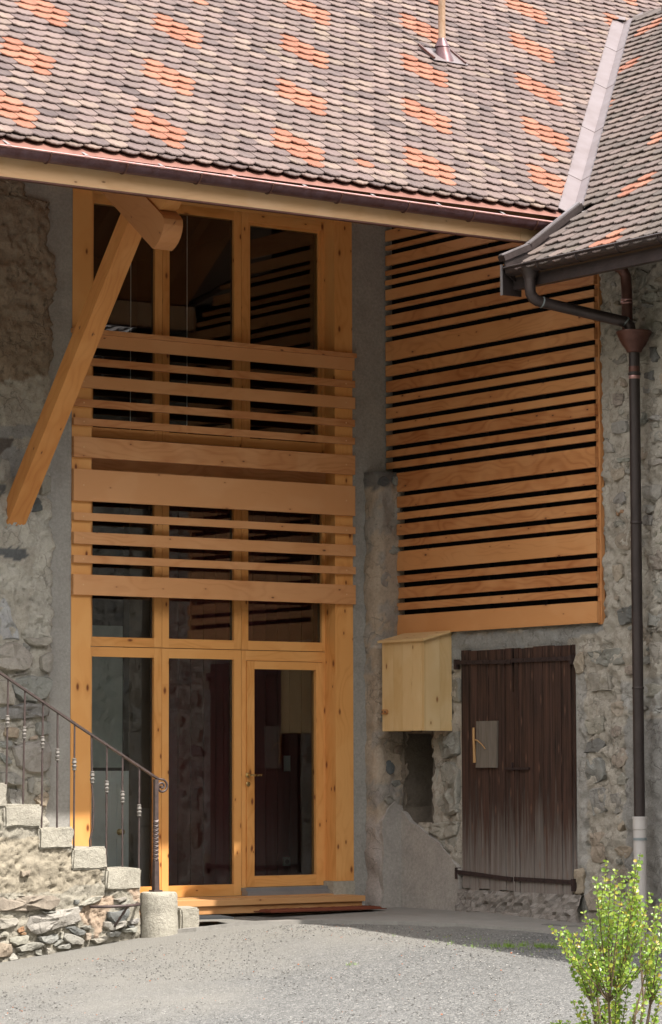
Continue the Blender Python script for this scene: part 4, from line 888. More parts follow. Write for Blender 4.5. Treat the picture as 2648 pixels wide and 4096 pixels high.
# ---------------------------------------------------------------- rafter, brace and soffit
AL = R(36); CA, SA_ = math.cos(AL), math.sin(AL); TA = math.tan(AL)
ru = Vector((0, CA, SA_)); rn = Vector((0, -SA_, CA))
br = thing('rafter_brace', 'heavy diagonal larch brace carrying a round nosed rafter under the eaves', 'brace', (-3.93, 0, 3.4))
# rafter: bottom edge through (y=-1.944, z=5.735); rounded lower end
o = Vector((0, -1.944, 5.735))
prof = [(1.9, 0.0), (1.9, 0.285), (-0.50, 0.285), (-0.545, 0.275), (-0.575, 0.24), (-0.592, 0.19), (-0.597, 0.14), (-0.59, 0.09), (-0.57, 0.04), (-0.545, 0.0)]
MB().prism(prof, o, ru, rn, (1, 0, 0), -4.025, -3.845, (1, 0)).build('rafter', M['beam'], br)
pr2 = [(1.4, 0.287), (1.4, 0.55), (-0.38, 0.55), (-0.455, 0.44), (-0.47, 0.37), (-0.45, 0.31), (-0.42, 0.287)]
MB().prism(pr2, o, ru, rn, (1, 0, 0), -4.005, -3.865, (1, 0)).build('rafter_pad', M['brace'], br)
# brace: from wall to the rafter underside
b0 = Vector((0, 0.02, 3.30)); b1 = Vector((0, -1.955, 5.62))
bd = (b1 - b0).normalized(); bn = Vector((0, -bd.z, bd.y))
if bn.y > 0: bn = -bn
c0 = b0 - bn * 0.0
mb = MB()
wdt = 0.185
pA = [(0, 0.0), (0.155, 0.0), (0.155, 0.0)]
def brace_prof(t, s):
    p = b0 + bd * t + bn * s
    return (p.y, p.z)
L_ = (b1 - b0).length
# cut plumb at the wall and along the rafter at the top
pts = [(0.0, 3.335 + 0.21), (0.0, 3.335)]
dirv = (bd.y, bd.z)
pts = []
low = Vector((-0.0, 3.325)); d2 = Vector((bd.y, bd.z)); nrm2 = Vector((d2.y, -d2.x))
if nrm2.x > 0: nrm2 = -nrm2
top = low - nrm2 * 0.15
def hit_y(p, y): return p + d2 * ((y - p.x) / d2.x)
def hit_raf(p):
    # rafter underside: z = 5.735 + (y + 1.944) * TA
    t = (5.738 + (p.x + 1.944) * TA - p.y) / (d2.y - d2.x * TA)
    return p + d2 * t
q0 = hit_y(low, -0.002); q1 = hit_raf(low); q2 = hit_raf(top); q3 = hit_y(top, -0.002)
MB().prism([tuple(q0), tuple(q1), tuple(q2), tuple(q3)], (0, 0, 0), (0, 1, 0), (0, 0, 1), (1, 0, 0), -4.025, -3.85, tuple(d2)).build('brace', M['brace'], br)

# ---------------------------------------------------------------- roofs
TW, GA = 0.1685, 0.1433
def tile_mb():
    """clay plain tile with a segmental scalloped tail, grooved face; local x across, y up the slope, z out"""
    mb = MB(); n = 8; w = TW - 0.005; Lh = 0.36; th = 0.018
    tail = []
    for i in range(n + 1):
        x = -w / 2 + w * i / n
        t = 2 * x / w
        y = 0.040 * t * t
        zt = 0.043 + (0.0022 if i % 2 else -0.0012)
        tail.append((x, y, zt))
    b = len(mb.v)
    for x, y, z in tail: mb.v.append(Vector((x, y, z)))
    for x, y, z in tail: mb.v.append(Vector((x, Lh, 0.0)))
    for x, y, z in tail: mb.v.append(Vector((x, y + 0.002, 0.043 - th)))
    m = n + 1
    mid = len(mb.v)
    for x, y, z in tail: mb.v.append(Vector((x, y - 0.006, z - 0.007)))
    for i in range(n):
        uva, uvb = (tail[i][0], tail[i][1]), (tail[i + 1][0], tail[i + 1][1])
        mb.face([i, i + 1, m + i + 1, m + i], [uva, uvb, (uvb[0], Lh), (uva[0], Lh)])
        mb.face([mid + i, mid + i + 1, i + 1, i], [(uva[0], -0.01), (uvb[0], -0.01), uvb, uva])
        mb.face([2 * m + i, 2 * m + i + 1, mid + i + 1, mid + i], [(uva[0], -0.02), (uvb[0], -0.02), (uvb[0], -0.01), (uva[0], -0.01)])
    mb.v.append(Vector((-w / 2, Lh, -th))); mb.v.append(Vector((w / 2, Lh, -th)))
    k0 = mid + m; mb.face([0, m, k0, 2 * m], [(0, 0), (0, Lh), (0, Lh), (0, 0)])
    mb.face([n, 2 * m + n, k0 + 1, m + n], [(0, 0), (0, 0), (0, Lh), (0, Lh)])
    return mb
TILE = tile_mb().mesh('roof_tile', M['tile'])

def in_view(p, mx=0.03):
    d = Vector(p) - cp; z = d.dot(cf)
    x = d.dot(cr) / z * 12226 / 2648; y = d.dot(cu) / z * 12226 / 4096
    return abs(x) < 0.5 + mx and abs(y) < 0.5 + mx

def roof_tiles(parent, frames, clip=None, old=0.0):
    """frames: list of (matrix, orange, seed). The 300 nearest whole tiles in view are objects; all others one part."""
    whole = []; rest = []
    for Mx, og in frames:
        c = Mx.translation
        cut = clip is not None and clip(Mx)
        if cut == 'out': continue
        d = (c - cp).length
        (whole if cut is not True and in_view(c, -0.01) else rest).append((d, Mx, og, cut is True))
    whole.sort(key=lambda t: t[0])
    for d, Mx, og, _ in whole[:300]:
        o = bpy.data.objects.new('roof_tile', TILE); COL.objects.link(o)
        o.parent = parent; o.matrix_parent_inverse = Matrix.Translation(Vector(parent['_at'])).inverted()
        o.matrix_basis = Mx @ Matrix.Rotation(R(rng.uniform(-.7, .7)), 4, 'Z') @ Matrix.Translation((rng.uniform(-.002, .002), rng.uniform(-.006, .005), rng.uniform(-.002, .004)))
        o['rnd'] = rng.random(); o['orange'] = float(og); o['old'] = old
    V = []; F = []; UV = []; RN = []; OG = []
    tv = [v.co.copy() for v in TILE.vertices]; tf = [list(p.vertices) for p in TILE.polygons]
    tuv = [tuple(d.uv) for d in TILE.uv_layers[0].data]
    for d, Mx, og, cut in whole[300:] + rest:
        Mq = Mx @ Matrix.Rotation(R(rng.uniform(-.7, .7)), 4, 'Z') @ Matrix.Translation((rng.uniform(-.002, .002), rng.uniform(-.006, .005), rng.uniform(-.002, .004)))
        rv = rng.random()
        if cut:
            bm = bmesh.new(); bm.from_mesh(TILE); bm.transform(Mq)
            co, no = clip(None)
            bmesh.ops.bisect_plane(bm, geom=bm.verts[:] + bm.edges[:] + bm.faces[:], plane_co=co, plane_no=no, clear_outer=True)
            bm.verts.index_update(); b = len(V); ul = bm.loops.layers.uv.active
            V += [tuple(v.co) for v in bm.verts]
            for f in bm.faces:
                F.append([b + v.index for v in f.verts]); UV += [tuple(l[ul].uv) for l in f.loops]
                RN.append(rv); OG.append(float(og))
            bm.free()
        else:
            b = len(V); V += [tuple(Mq @ v) for v in tv]
            for f in tf:
                F.append([b + k for k in f]); RN.append(rv); OG.append(float(og))
            UV += tuv
    me = bpy.data.meshes.new('tile_courses'); me.from_pydata(V, [], F); ul = me.uv_layers.new(name='UVMap')
    ul.data.foreach_set('uv', [c for uv in UV for c in uv])
    for nm, arr in (('rnd', RN), ('orange', OG), ('old', [old] * len(RN))):
        a = me.attributes.new(nm, 'FLOAT', 'FACE'); a.data.foreach_set('value', arr)
    me.materials.append(M['tile'])
    o = link('roof_tile_courses', me, parent); del o['rnd']; o['kind'] = 'stuff'
    return o

E0 = Vector((0, -2.93, 6.02))
VX, VY = -0.182, -2.978           # valley foot in plan; the valley runs at 45 degrees
r1 = thing('tiled_roof', 'large brown and cream tiled roof with diamond patches of orange tiles above the tall window', 'roof', (-2.5, -2.9, 6.0))
def orange_at(row, x, x0, r0=3):
    m0 = round((row - r0) / 8)
    for m in (m0 - 1, m0, m0 + 1):
        dr = abs(row - r0 - 8 * m)
        if dr > 2: continue
        u = (x - x0 - 0.6738 * m) / 1.3476
        dx = abs(u - round(u)) * 1.3476 / TW
        if dx <= (2 - dr) / 2 + 0.2: return True
    return False
frs = []
mat0 = Matrix(((1, 0, 0), (0, CA, -SA_), (0, SA_, CA)))
for row in range(-1, 64):
    s = row * GA + 0.035 if row >= 0 else 0.0
    par = ((row - 3) % 2) * 0.5
    y = -2.93 + s * CA; z = 6.02 + s * SA_
    xl = -6.6
    j0 = int((xl + 0.012) / TW) - 1
    j = j0
    while True:
        x = -0.012 + TW * (j + par); j += 1
        if y < 1.32 and x > VX + (y + 0.36 * CA - VY) + 0.3: break
        if x > 7.2: break
        og = orange_at(row, x, -0.012) if row >= 0 else False
        if (row, j) in ((2, -12), (7, 3)): og = True
        Mx = mat0.to_4x4(); Mx.translation = Vector((x, y, z))
        if row < 0: Mx.translation -= Vector((0, 0, 0.022))
        frs.append((Mx, og))
vn = Vector((1, -1, 0)).normalized()           # across the valley, pointing to the annexe
vp = Vector((VX, VY, 0)) - vn * 0.115
def clip1(Mx):
    if Mx is None: return vp, vn
    if Mx.translation.y > 1.32: return False
    ds = [(Mx @ Vector((a * TW * .5, b, 0.02)) - vp).dot(vn) for a in (-1, 1) for b in (0, 0.36)]
    if min(ds) > -0.02: return 'out'
    return True if max(ds) > 0 else False
roof_tiles(r1, frs, clip1)
# deck under the tiles, clipped along the valley by building it as a polygon in plan
def deck(parent, pts, plane, thick, name, mat):
    v = [Vector((x, y, plane(x, y))) for x, y in pts]
    n = len(v); V = v + [p - Vector((0, 0, thick)) for p in v]
    F = [list(range(n)), [n + i for i in reversed(range(n))]] + [[i, n + i, n + (i + 1) % n, (i + 1) % n] for i in range(n)]
    bm = bmesh.new(); vs = [bm.verts.new(q) for q in V]
    for f in F: bm.faces.new([vs[i] for i in f])
    bmesh.ops.recalc_face_normals(bm, faces=bm.faces)
    me = bpy.data.meshes.new(name); bm.to_mesh(me); bm.free(); me.uv_layers.new(name='UVMap'); me.materials.append(mat)
    return link(name, me, parent)
zm = lambda x, y: 6.029 + (y + 2.93) * TA
za = lambda x, y: 5.994 + (x - VX) * TA
deck(r1, [(-12, -2.84), (VX, -2.84), (4.33, 1.535), (14, 1.535), (14, 9.1), (-12, 9.1)], lambda x, y: zm(x, y) - 0.035, 0.06, 'roof_deck', M['dark'])
for k in range(17):
    y = -2.80 + k * 0.172
    a = Vector((-9, y, zm(0, y) - 0.125)); 
    MB().obox(a, (8.85, 0, 0), ru * 0.208, rn * 0.022, 0).build('soffit_board', M['beam'], r1)
for x in (-2.9, -1.75, -0.6):
    MB().obox((x, -2.6, zm(x, -2.6) - 0.29), (0.1, 0, 0), ru * 3.2, rn * 0.13, 1).build('rafter', M['beam'], r1)
MB().box(-9, -0.66, -2.862, -2.826, 5.742, 5.985, 0).build('fascia_board', M['fascia'], r1)
MB().box(-0.657, -0.06, -2.862, -2.826, 5.742, 5.985, 0).build('fascia_board', M['fascia'], r1)
MB().box(-9, -0.06, -2.868, -2.82, 5.728, 5.741, 0).build('drip_batten', M['copper_red'], r1)
MB().obox((-9, -2.985, 5.955), (8.85, 0, 0), (0, 0.18, 0.135), (0, -0.0015, 0.002), 0).build('eaves_flashing', M['copper_sheet'], r1)

# annexe roof: slope rises towards +x
r2 = thing('tiled_roof', 'smaller darker tiled annexe roof with orange streaks behind the copper valley', 'roof', (-0.9, -4.5, 5.45))
mat2 = Matrix(((0, CA, -SA_), (-1, 0, 0), (0, SA_, CA)))      # tile x -> -y, tile y -> up slope (+x), z -> normal
frs = []
XA = -0.955
for row in range(-1, 47):
    s = row * GA if row >= 0 else -0.045
    par = ((row - 3) % 2) * 0.5
    x = XA + s * CA; z = za(x, 0)
    ymax = -3.20 if x + 0.36 * CA < VX - 0.1 else (x - VX) + VY + 0.5
    ymin = -6.6
    j = int(ymin / TW) - 1
    while True:
        y = -3.589 + TW * (j + par) + 20 * 0; j += 1
        if y > max(ymax, -3.20): break
        if x > 4.12: break
        if y < ymin: continue
        if x < VX + 0.02 and y > -3.20: continue
        og = orange_at(row, y, -3.589, 8) if row >= 0 else False
        Mx = mat2.to_4x4(); Mx.translation = Vector((x, y, z))
        if row < 0: Mx.translation -= Vector((0, 0, 0.022))
        frs.append((Mx, og))
vp2 = Vector((VX, VY, 0)) + vn * 0.095
def clip2(Mx):
    if Mx is None: return vp2, -vn
    if Mx.translation.x < VX - 0.02: return False
    ds = [-(Mx @ Vector((a * TW * .5, b, 0.02)) - vp2).dot(vn) for a in (-1, 1) for b in (0, 0.36)]
    if min(ds) > -0.02: return 'out'
    return True if max(ds) > 0 else False
roof_tiles(r2, frs, clip2, 1.0)
deck(r2, [(-0.9, -14), (-0.9, -3.03), (VX, -3.03), (4.2, 1.29), (4.2, -14)], lambda x, y: za(x, y) - 0.04, 0.06, 'roof_deck', M['dark'])
deck(r2, [(4.2, -14), (4.2, 1.4), (9, 1.4), (9, -14)], lambda x, y: za(4.2, 0) - 0.04 - (x - 4.2) * TA, 0.06, 'roof_deck', M['dark'])
MB().box(-0.89, -0.83, -14, -3.05, 5.275, 5.44, 1).build('fascia_board', M['bronze'], r2)
for k in range(8):
    y0 = 0.62 - k * 0.42
    m_ = MB(); pr = [(0.145 * math.cos(a), 0.12 * math.sin(a)) for a in [R(d) for d in range(-10, 191, 20)]]
    pr += [(0.125 * math.cos(a), 0.10 * math.sin(a)) for a in [R(d) for d in range(190, -11, -20)]]
    m_.prism(pr, (4.17, y0, za(4.17, 0) - 0.02 + 0.004 * (k % 2)), (1, 0, 0), (0, 0, 1), (0, -1, 0), 0, 0.44 - 0.01)
    m_.build('ridge_tile', M['tile'], r2, 40)

# copper valley
vf = thing('valley_flashing', 'pale copper sheet lining the valley where the two roofs meet', 'flashing', (VX, VY, 6.0))
vd = Vector((1, 1, TA)) ; 
t0 = -0.02
steps = [t0, 0.62, 1.62, 2.62, 3.55, 4.33]
for a, b in zip(steps, steps[1:]):
    m_ = MB(); base = Vector((VX, VY, za(VX, 0) + 0.0))
    lift = 0.012 if a == t0 else 0.012
    P = lambda t, side, w, up: base + vd * t + (Vector((-1, 1, 0)) if side < 0 else Vector((1, -1, 0))) * w * 0.7071 + Vector((0, 0, (w * 0.7071 * TA) + up))
    for side in (-1, 1):
        i0 = len(m_.v)
        w_ = 0.185 if side < 0 else 0.20
        for t, up in ((a, 0.016), (b + 0.03, 0.010)):
            m_.v.append(P(t, side, 0.0, up)); m_.v.append(P(t, side, 0.055, up + .002)); m_.v.append(P(t, side, w_, up + 0.004))
        for k in range(2):
            q = [i0 + k, i0 + k + 1, i0 + 4 + k, i0 + 3 + k]
            m_.face(q if side > 0 else q[::-1])
        j0 = len(m_.v)
        for k in range(3): m_.v.append(m_.v[i0 + k] - Vector((0, 0, 0.007)))
        for k in range(2):
            q = [i0 + k + 1, i0 + k, j0 + k, j0 + k + 1]
            m_.face(q if side > 0 else q[::-1])
    m_.build('valley_panel', M['flash'], vf)
m_ = MB(); base = Vector((VX, VY, za(VX, 0)))
m_.obox(base + vd * 4.30 + Vector((-0.16, 0.16, 0.10)), (0.17, -0.17, -0.05), (0.06, 0.06, 0.05), (0, 0, 0.006)); m_.build('top_flap', M['flash'], vf)
m_ = MB().obox(base + vd * -0.02 + Vector((0.02, -0.10, 0.02)), (0.12, -0.06, 0.05), (-0.06, -0.09, -0.03), (0, 0, 0.006)); m_.build('bottom_lip', M['strap'], vf)

# rake of the annexe roof in front of the main eaves
rk = thing('rake_trim', 'brown metal rake trim closing the lower end of the annexe roof', 'trim', (-1.0, -3.06, 5.4))
a_ = Vector((-0.72, -3.105, za(-0.72, 0) + 0.02)); sx = Vector((CA, 0, SA_))
MB().obox(a_, sx * 0.70, (0, 0.085, 0), Vector((-SA_, 0, CA)) * 0.055, 0).build('rake_cap', M['bronze'], rk)
MB().obox(a_ + Vector((0, 0.02, 0)) + Vector((-SA_, 0, CA)) * 0.056, sx * 0.70, (0, 0.045, 0), Vector((-SA_, 0, CA)) * 0.012, 0).build('rake_fold', M['flashdark'], rk)
sx2 = Vector((math.cos(R(23)), 0, math.sin(R(23)))); n2 = Vector((-sx2.z, 0, sx2.x))
a2 = a_ - sx2 * 0.32 + Vector((0.0, 0, 0.004))
MB().obox(a2, sx2 * 0.319, (0, 0.085, 0), n2 * 0.05, 0).build('rake_cap', M['bronze'], rk)
MB().obox(a2 + Vector((0, 0.02, 0)) + n2 * 0.051, sx2 * 0.32, (0, 0.045, 0), n2 * 0.01, 0).build('rake_fold', M['flashdark'], rk)
MB().prism([(a_.x - 0.29, a2.z + 0.002), (a_.x, a_.z + 0.002), (0.05, za(0.05, 0) + 0.02), (0.05, za(0.05, 0) - 0.14), (-0.80, 5.28), (-0.99, 5.40)], (0, 0, 0), (1, 0, 0), (0, 0, 1), (0, 1, 0), -3.088, -3.07).build('rake_board', M['bronze'], rk)
MB().box(-1.0, -0.80, -3.045, -3.028, 5.225, 5.475).build('end_plate', M['bronze'], rk)
MB().box(-1.012, -1.0, -3.047, -3.026, 5.222, 5.48).build('plate_edge', M['strap'], rk)
MB().obox((-0.90, -3.33, za(-0.9, 0) - 0.03), sx * 0.88, (0, 0.222, 0), (0, 0, 0.006), 0).build('soaker_strip', M['flashdark'], rk)

# ---------------------------------------------------------------- gutters
def half_round(mb, p0, p1, r, side, th=0.004, seg=12):
    """trough open upwards between two points; side = horizontal unit vector across"""
    p0, p1, side = Vector(p0), Vector(p1), Vector(side); up = Vector((0, 0, 1)); b = len(mb.v)
    for p in (p0, p1):
        for rr in (r, r - th):
            for k in range(seg + 1):
                a = math.pi + math.pi * k / seg
                mb.v.append(p + side * math.cos(a) * rr + up * math.sin(a) * rr)
    m = seg + 1
    def q(i0, i1, i2, i3): mb.face([b + i0, b + i1, b + i2, b + i3], [(0, 0), (0.1, 0), (0.1, 1), (0, 1)])
    for k in range(seg):
        q(k, k + 1, 2 * m + k + 1, 2 * m + k); q(m + k + 1, m + k, 3 * m + k, 3 * m + k + 1)
        q(k + 1, k, m + k, m + k + 1); q(2 * m + k, 2 * m + k + 1, 3 * m + k + 1, 3 * m + k)
    return mb
g1 = thing('rain_gutter', 'red brown copper gutter along the eaves of the large roof', 'gutter', (-3, -2.94, 5.9))
gzx = lambda x: 5.945 - 0.008 * (x + 5.76)
half_round(MB(), (-9, -2.938, gzx(-9)), (-0.22, -2.938, gzx(-0.22)), 0.07, (0, 1, 0)).build('trough', M['copper_dark'], g1, 40)
MB().tube([(-9, -3.006, gzx(-9)), (-0.22, -3.006, gzx(-0.22))], 0.011, 8).build('bead', M['copper_bead'], g1, 60)
x = -5.99
while x < -0.3:
    z = gzx(x)
    MB().tube([(x, -2.938 + 0.074 * math.cos(a), z + 0.074 * math.sin(a)) for a in [R(d) for d in range(180, 361, 15)]], 0.0065, 6).build('bracket', M['copper_red'], g1)
    xs_ = x + 0.31
    MB().obox((xs_ - 0.014, -3.016, gzx(xs_) + 0.008), (0.028, 0, 0), (0, 0.15, 0.078), (0, -0.002, 0.004), 1).build('strap', M['strap'], g1)
    MB().tube([(xs_ - 0.02, -3.006, gzx(xs_)), (xs_ + 0.02, -3.006, gzx(xs_))], 0.014, 8).build('strap_clip', M['copper_bead'], g1)
    x += 0.675
g2 = thing('rain_gutter', 'dark bronze gutter along the annexe eaves with a bent drain pipe', 'gutter', (-0.95, -4.5, 5.4))
half_round(MB(), (-0.945, -12, 5.452), (-0.945, -3.10, 5.442), 0.062, (1, 0, 0)).build('trough', M['bronze'], g2, 40)
MB().tube([(-1.006, -12, 5.455), (-1.006, -3.06, 5.447)], 0.010, 8).build('bead', M['bronze'], g2, 60)
MB().prism([(0.062 * math.cos(a), 0.062 * math.sin(a)) for a in [R(d) for d in range(180, 361, 15)]], (-0.945, -3.10, 5.443), (1, 0, 0), (0, 0, 1), (0, 1, 0), 0, 0.006).build('end_cap', M['bronze'], g2)
y = -3.50
while y > -6.2:
    MB().tube([(-0.945 + 0.066 * math.cos(a), y, 5.446 + 0.066 * math.sin(a)) for a in [R(d) for d in range(180, 361, 15)]], 0.005, 6).build('bracket', M['bronze'], g2)
    y -= 0.50
MB().tube([(-0.945, -3.34, 5.41), (-0.945, -3.34, 5.385), (-0.945, -3.34, 5.32)], [0.10, 0.075, 0.05], 14).build('outlet', M['bronze'], g2, 40)
pp = [(-0.945, -3.34, 5.335), (-0.945, -3.34, 5.235), (-0.94, -3.341, 5.2), (-0.915, -3.346, 5.165), (-0.88, -3.354, 5.145), (-0.84, -3.363, 5.135), (-0.14, -3.60, 5.0), (-0.10, -3.615, 4.965), (-0.10, -3.62, 4.93)]
MB().tube(pp, 0.047, 14).build('drain_pipe', M['bronze'], g2, 50)
for a, b in ((4, 5), (6, 7)):
    d = (Vector(pp[b]) - Vector(pp[a])).normalized(); c = Vector(pp[b if a == 4 else a])
    MB().tube([c - d * 0.006, c + d * 0.006], 0.0495, 14).build('solder_ring', M['clamp'], g2, 40)
MB().tube([(-0.945, -3.34, 5.325), (-0.945, -3.34, 5.312)], 0.0505, 14).build('collar', M['bronze'], g2, 40)

# downpipe with hopper on the right wall
dp = thing('downpipe', 'brown copper downpipe with a flared hopper head and pale plastic foot on the right wall', 'downpipe', (-0.1, -3.66, 0))
hx, hy = -0.10, -3.665
MB().lathe((hx, hy), [(0.05, 4.735), (0.062, 4.74), (0.066, 4.752), (0.075, 4.77), (0.10, 4.80), (0.115, 4.832), (0.122, 4.838), (0.128, 4.862), (0.133, 4.868), (0.146, 4.90), (0.150, 4.905), (0.148, 4.915), (0.14, 4.915), (0.10, 4.86), (0.05, 4.80)], 28).build('hopper', M['copper_red'], dp, 50)
MB().tube([(hx, hy, 4.745), (hx, hy, 3.0), (hx - 0.005, hy - 0.01, 0.86)], [0.046, 0.046, 0.046], 18).build('pipe', M['dpipe'], dp, 50)
MB().lathe((hx, hy), [(0.048, 4.545), (0.053, 4.55), (0.053, 4.565), (0.048, 4.57)], 18).build('joint_ring', M['dpipe'], dp, 50)
MB().lathe((hx, hy), [(0.0475, 4.515), (0.049, 4.52), (0.049, 4.538), (0.0475, 4.543)], 18).build('copper_band', M['copper_bead'], dp, 50)
MB().lathe((hx, hy), [(0.0472, 4.575), (0.0478, 4.58), (0.0478, 4.615), (0.0472, 4.62)], 18).build('copper_band', M['copper_red'], dp, 50)
for z in (1.93, 3.3):
    MB().lathe((hx, hy - 0.003), [(0.047, z), (0.051, z + 0.004), (0.051, z + 0.02), (0.047, z + 0.024)], 18).build('joint_ring', M['dpipe'], dp, 50)
MB().lathe((hx - 0.005, hy - 0.01), [(0.0535, -0.2), (0.0535, 0.775), (0.058, 0.78), (0.058, 0.865), (0.061, 0.867), (0.061, 0.885), (0.05, 0.885)], 20).build('plastic_pipe', M['pvc'], dp, 40)
MB().lathe((hx - 0.005, hy - 0.01), [(0.054, 0.69), (0.058, 0.69), (0.058, 0.712), (0.054, 0.712)], 18).build('hose_clamp', M['clamp'], dp, 40)
dq = thing('drain_pipe', 'short reddish copper pipe dropping from the annexe soffit into the hopper', 'pipe', (-0.05, -3.57, 4.95))
MB().tube([(-0.30, -3.51, 5.50), (-0.19, -3.53, 5.485), (-0.12, -3.545, 5.455), (-0.085, -3.55, 5.40), (-0.08, -3.555, 5.30), (-0.08, -3.56, 4.9)], 0.046, 16).build('pipe', M['copper_red'], dq, 50)
MB().lathe((-0.08, -3.553), [(0.047, 5.16), (0.051, 5.165), (0.051, 5.175), (0.048, 5.178), (0.048, 5.19), (0.051, 5.193), (0.051, 5.2), (0.047, 5.204)], 16).build('joint_ring', M['copper_bead'], dq, 50)

# vent pipe on the large roof
vt = thing('vent_pipe', 'slim copper vent pipe with a flared collar standing on the tiled roof', 'vent pipe', (0.466, -0.3, 7.94))
MB().lathe((0.466, -0.3), [(0.034, 8.0), (0.034, 8.62), (0.0355, 8.625), (0.0355, 8.635), (0.034, 8.64), (0.034, 9.9)], 18).build('pipe', M['copper_pipe'], vt, 40)
MB().lathe((0.466, -0.3), [(0.074, 8.065), (0.07, 8.075), (0.036, 8.145), (0.034, 8.15)], 20).build('collar', M['copper_dark'], vt, 40)
cone = MB(); n_ = 22
for k in range(n_):
    a = 2 * math.pi * k / n_
    cone.v.append(Vector((0.466 + 0.058 * math.cos(a), -0.3 + 0.058 * math.sin(a), 8.09)))
for k in range(n_):
    a = 2 * math.pi * k / n_
    yy = -0.335 + 0.10 * math.sin(a)
    cone.v.append(Vector((0.476 + 0.088 * math.cos(a), yy, zm(0, yy) + 0.03)))
for k in range(n_):
    cone.face([k, n_ + k, n_ + (k + 1) % n_, (k + 1) % n_])
cone.build('cone', M['copper_dark'], vt, 60)
pl_ = Vector((0.466, -0.36, zm(0, -0.36) + 0.046))
MB().obox(pl_ - Vector((0.19, 0, 0)) - ru * 0.09, (0.40, 0, 0), ru * 0.30, rn * 0.008).build('base_plate', M['flash'], vt)
for x_ in (0.275, 0.645):
    MB().obox(Vector((x_, -0.36, zm(0, -0.36) + 0.052)) - ru * 0.07, (0.018, 0, 0), ru * 0.30, rn * 0.02, 1).build('side_fold', M['copper_red'], vt)

# ---------------------------------------------------------------- meter box on the right wall
bx = thing('meter_box', 'new pale spruce box with a sloping lid hung on the wall below the slats', 'box', (-0.12, -0.64, 1.62))
MB().box(-0.27, -0.25, -0.342, -0.312, 1.622, 2.43, 2).build('front_stile', M['box'], bx)
d_ = MB().box(-0.268, -0.25, -0.912, -0.343, 1.624, 2.428, 2).build('front_door', M['box'], bx)
for i in range(4):
    MB().box(-0.271, -0.268, -0.343 - (i + 1) * 0.142 + 0.0015, -0.343 - i * 0.142 - 0.001, 1.624, 2.428, 2).build('board', M['box'], d_)
MB().box(-0.271, -0.25, -0.945, -0.919, 1.622, 2.432, 2).build('corner_strip', M['box'], bx)
for i in range(2):
    x0, x1 = (-0.2485, -0.09) if i == 0 else (-0.0885, 0.045)
    zt0, zt1 = 2.432 + (x0 + 0.27) * 0.255, 2.432 + (x1 + 0.27) * 0.255
    MB().prism([(x0, 1.622), (x1, 1.622), (x1, zt1), (x0, zt0)], (0, 0, 0), (1, 0, 0), (0, 0, 1), (0, 1, 0), -0.944, -0.926, (0, 1)).build('side_board', M['box'], bx)
MB().prism([(-0.2485, 1.622), (0.045, 1.622), (0.045, 2.5), (-0.2485, 2.437)], (0, 0, 0), (1, 0, 0), (0, 0, 1), (0, 1, 0), -0.33, -0.315, (0, 1)).build('side_board', M['box'], bx)
MB().box(-0.25, 0.05, -0.926, -0.33, 1.632, 1.65, 1).build('floor_board', M['box'], bx)
MB().obox((-0.30, -0.985, 2.426), (0.36, 0, 0.092), (0, 0.70, 0), (-0.005, 0, 0.020), 1).build('lid', M['box'], bx)
lt = MB().prism([(0.0, -0.022), (0.0, 0.022), (-0.065, 0.022), (-0.082, 0.012), (-0.085, 0.0), (-0.082, -0.012), (-0.065, -0.022)], (-0.272, -0.325, 1.80), (0, 1, 0), (0, 0, 1), (-1, 0, 0), 0, 0.016)
lt.build('latch', M['step'], bx)
for yy in (-0.335, -0.38):
    MB().box(-0.292, -0.288, yy - 0.006, yy + 0.006, 1.792, 1.806).build('latch_hole', M['rubber'], bx)

# ---------------------------------------------------------------- old plank door
pd = thing('plank_door', 'weathered dark brown double plank door bleached grey along its foot', 'door', (0.03, -1.87, 0.2))
yb = [-1.105, -1.219, -1.344, -1.499, -1.637, -1.735, -1.842, -1.872, -1.93, -2.014, -2.133, -2.266, -2.398, -2.514, -2.64]
for i, (a, b) in enumerate(zip(yb, yb[1:])):
    zb = 0.225 - rng.uniform(0, .022) - (0.012 if a < -1.85 else 0)
    xx = 0.028 + rng.uniform(-.005, .004)
    if i == 6:
        MB().box(0.018, 0.05, b + 0.002, a - 0.002, 0.21, 1.95, 2).build('cover_strip', M['planks'], pd); continue
    MB().box(xx, 0.06, b + 0.003, a - 0.003, zb, 2.335 + rng.uniform(-.008, .008), 2).build('plank', M['planks'], pd)
MB().box(0.045, 0.10, -2.668, -2.643, 0.2, 2.34, 2).build('jamb_post', M['planks'], pd)
def hinge(y0, y1, z0, z1, h=0.036, knob=None):
    o_ = MB().obox((0.008, y0, z0), (0.014, 0, 0), (0, y1 - y0, z1 - z0), (0, 0, h), 1).build('strap_hinge', M['hinge'], pd)
    n__ = 7
    for k in range(n__):
        y = y0 + (y1 - y0) * (k + 0.5) / n__; z = z0 + (z1 - z0) * (k + .5) / n__ + h / 2
        MB().box(0.003, 0.008, y - 0.006, y + 0.006, z - 0.006, z + 0.006).build('rivet', M['hinge'], o_)
    return o_
hinge(-1.04, -1.84, 2.215, 2.20); hinge(-1.845, -2.66, 2.208, 2.203)
hinge(-1.04, -1.838, 0.345, 0.30); hinge(-1.868, -2.67, 0.305, 0.298)
for q_ in ((-1.06, -1.03, 2.17, 2.26), (-1.06, -1.03, 0.30, 0.40), (-2.68, -2.65, 2.17, 2.25), (-2.69, -2.655, 0.24, 0.345)):
    MB().box(0.0, 0.05, *q_).build('hinge_pin', M['hinge'], pd)
MB().obox((0.002, -1.342, 1.29), (0.02, 0, 0), (0, -0.295, 0.0), (0, -0.012, 0.412), 2).build('patch_board', M['greyboard'], pd)
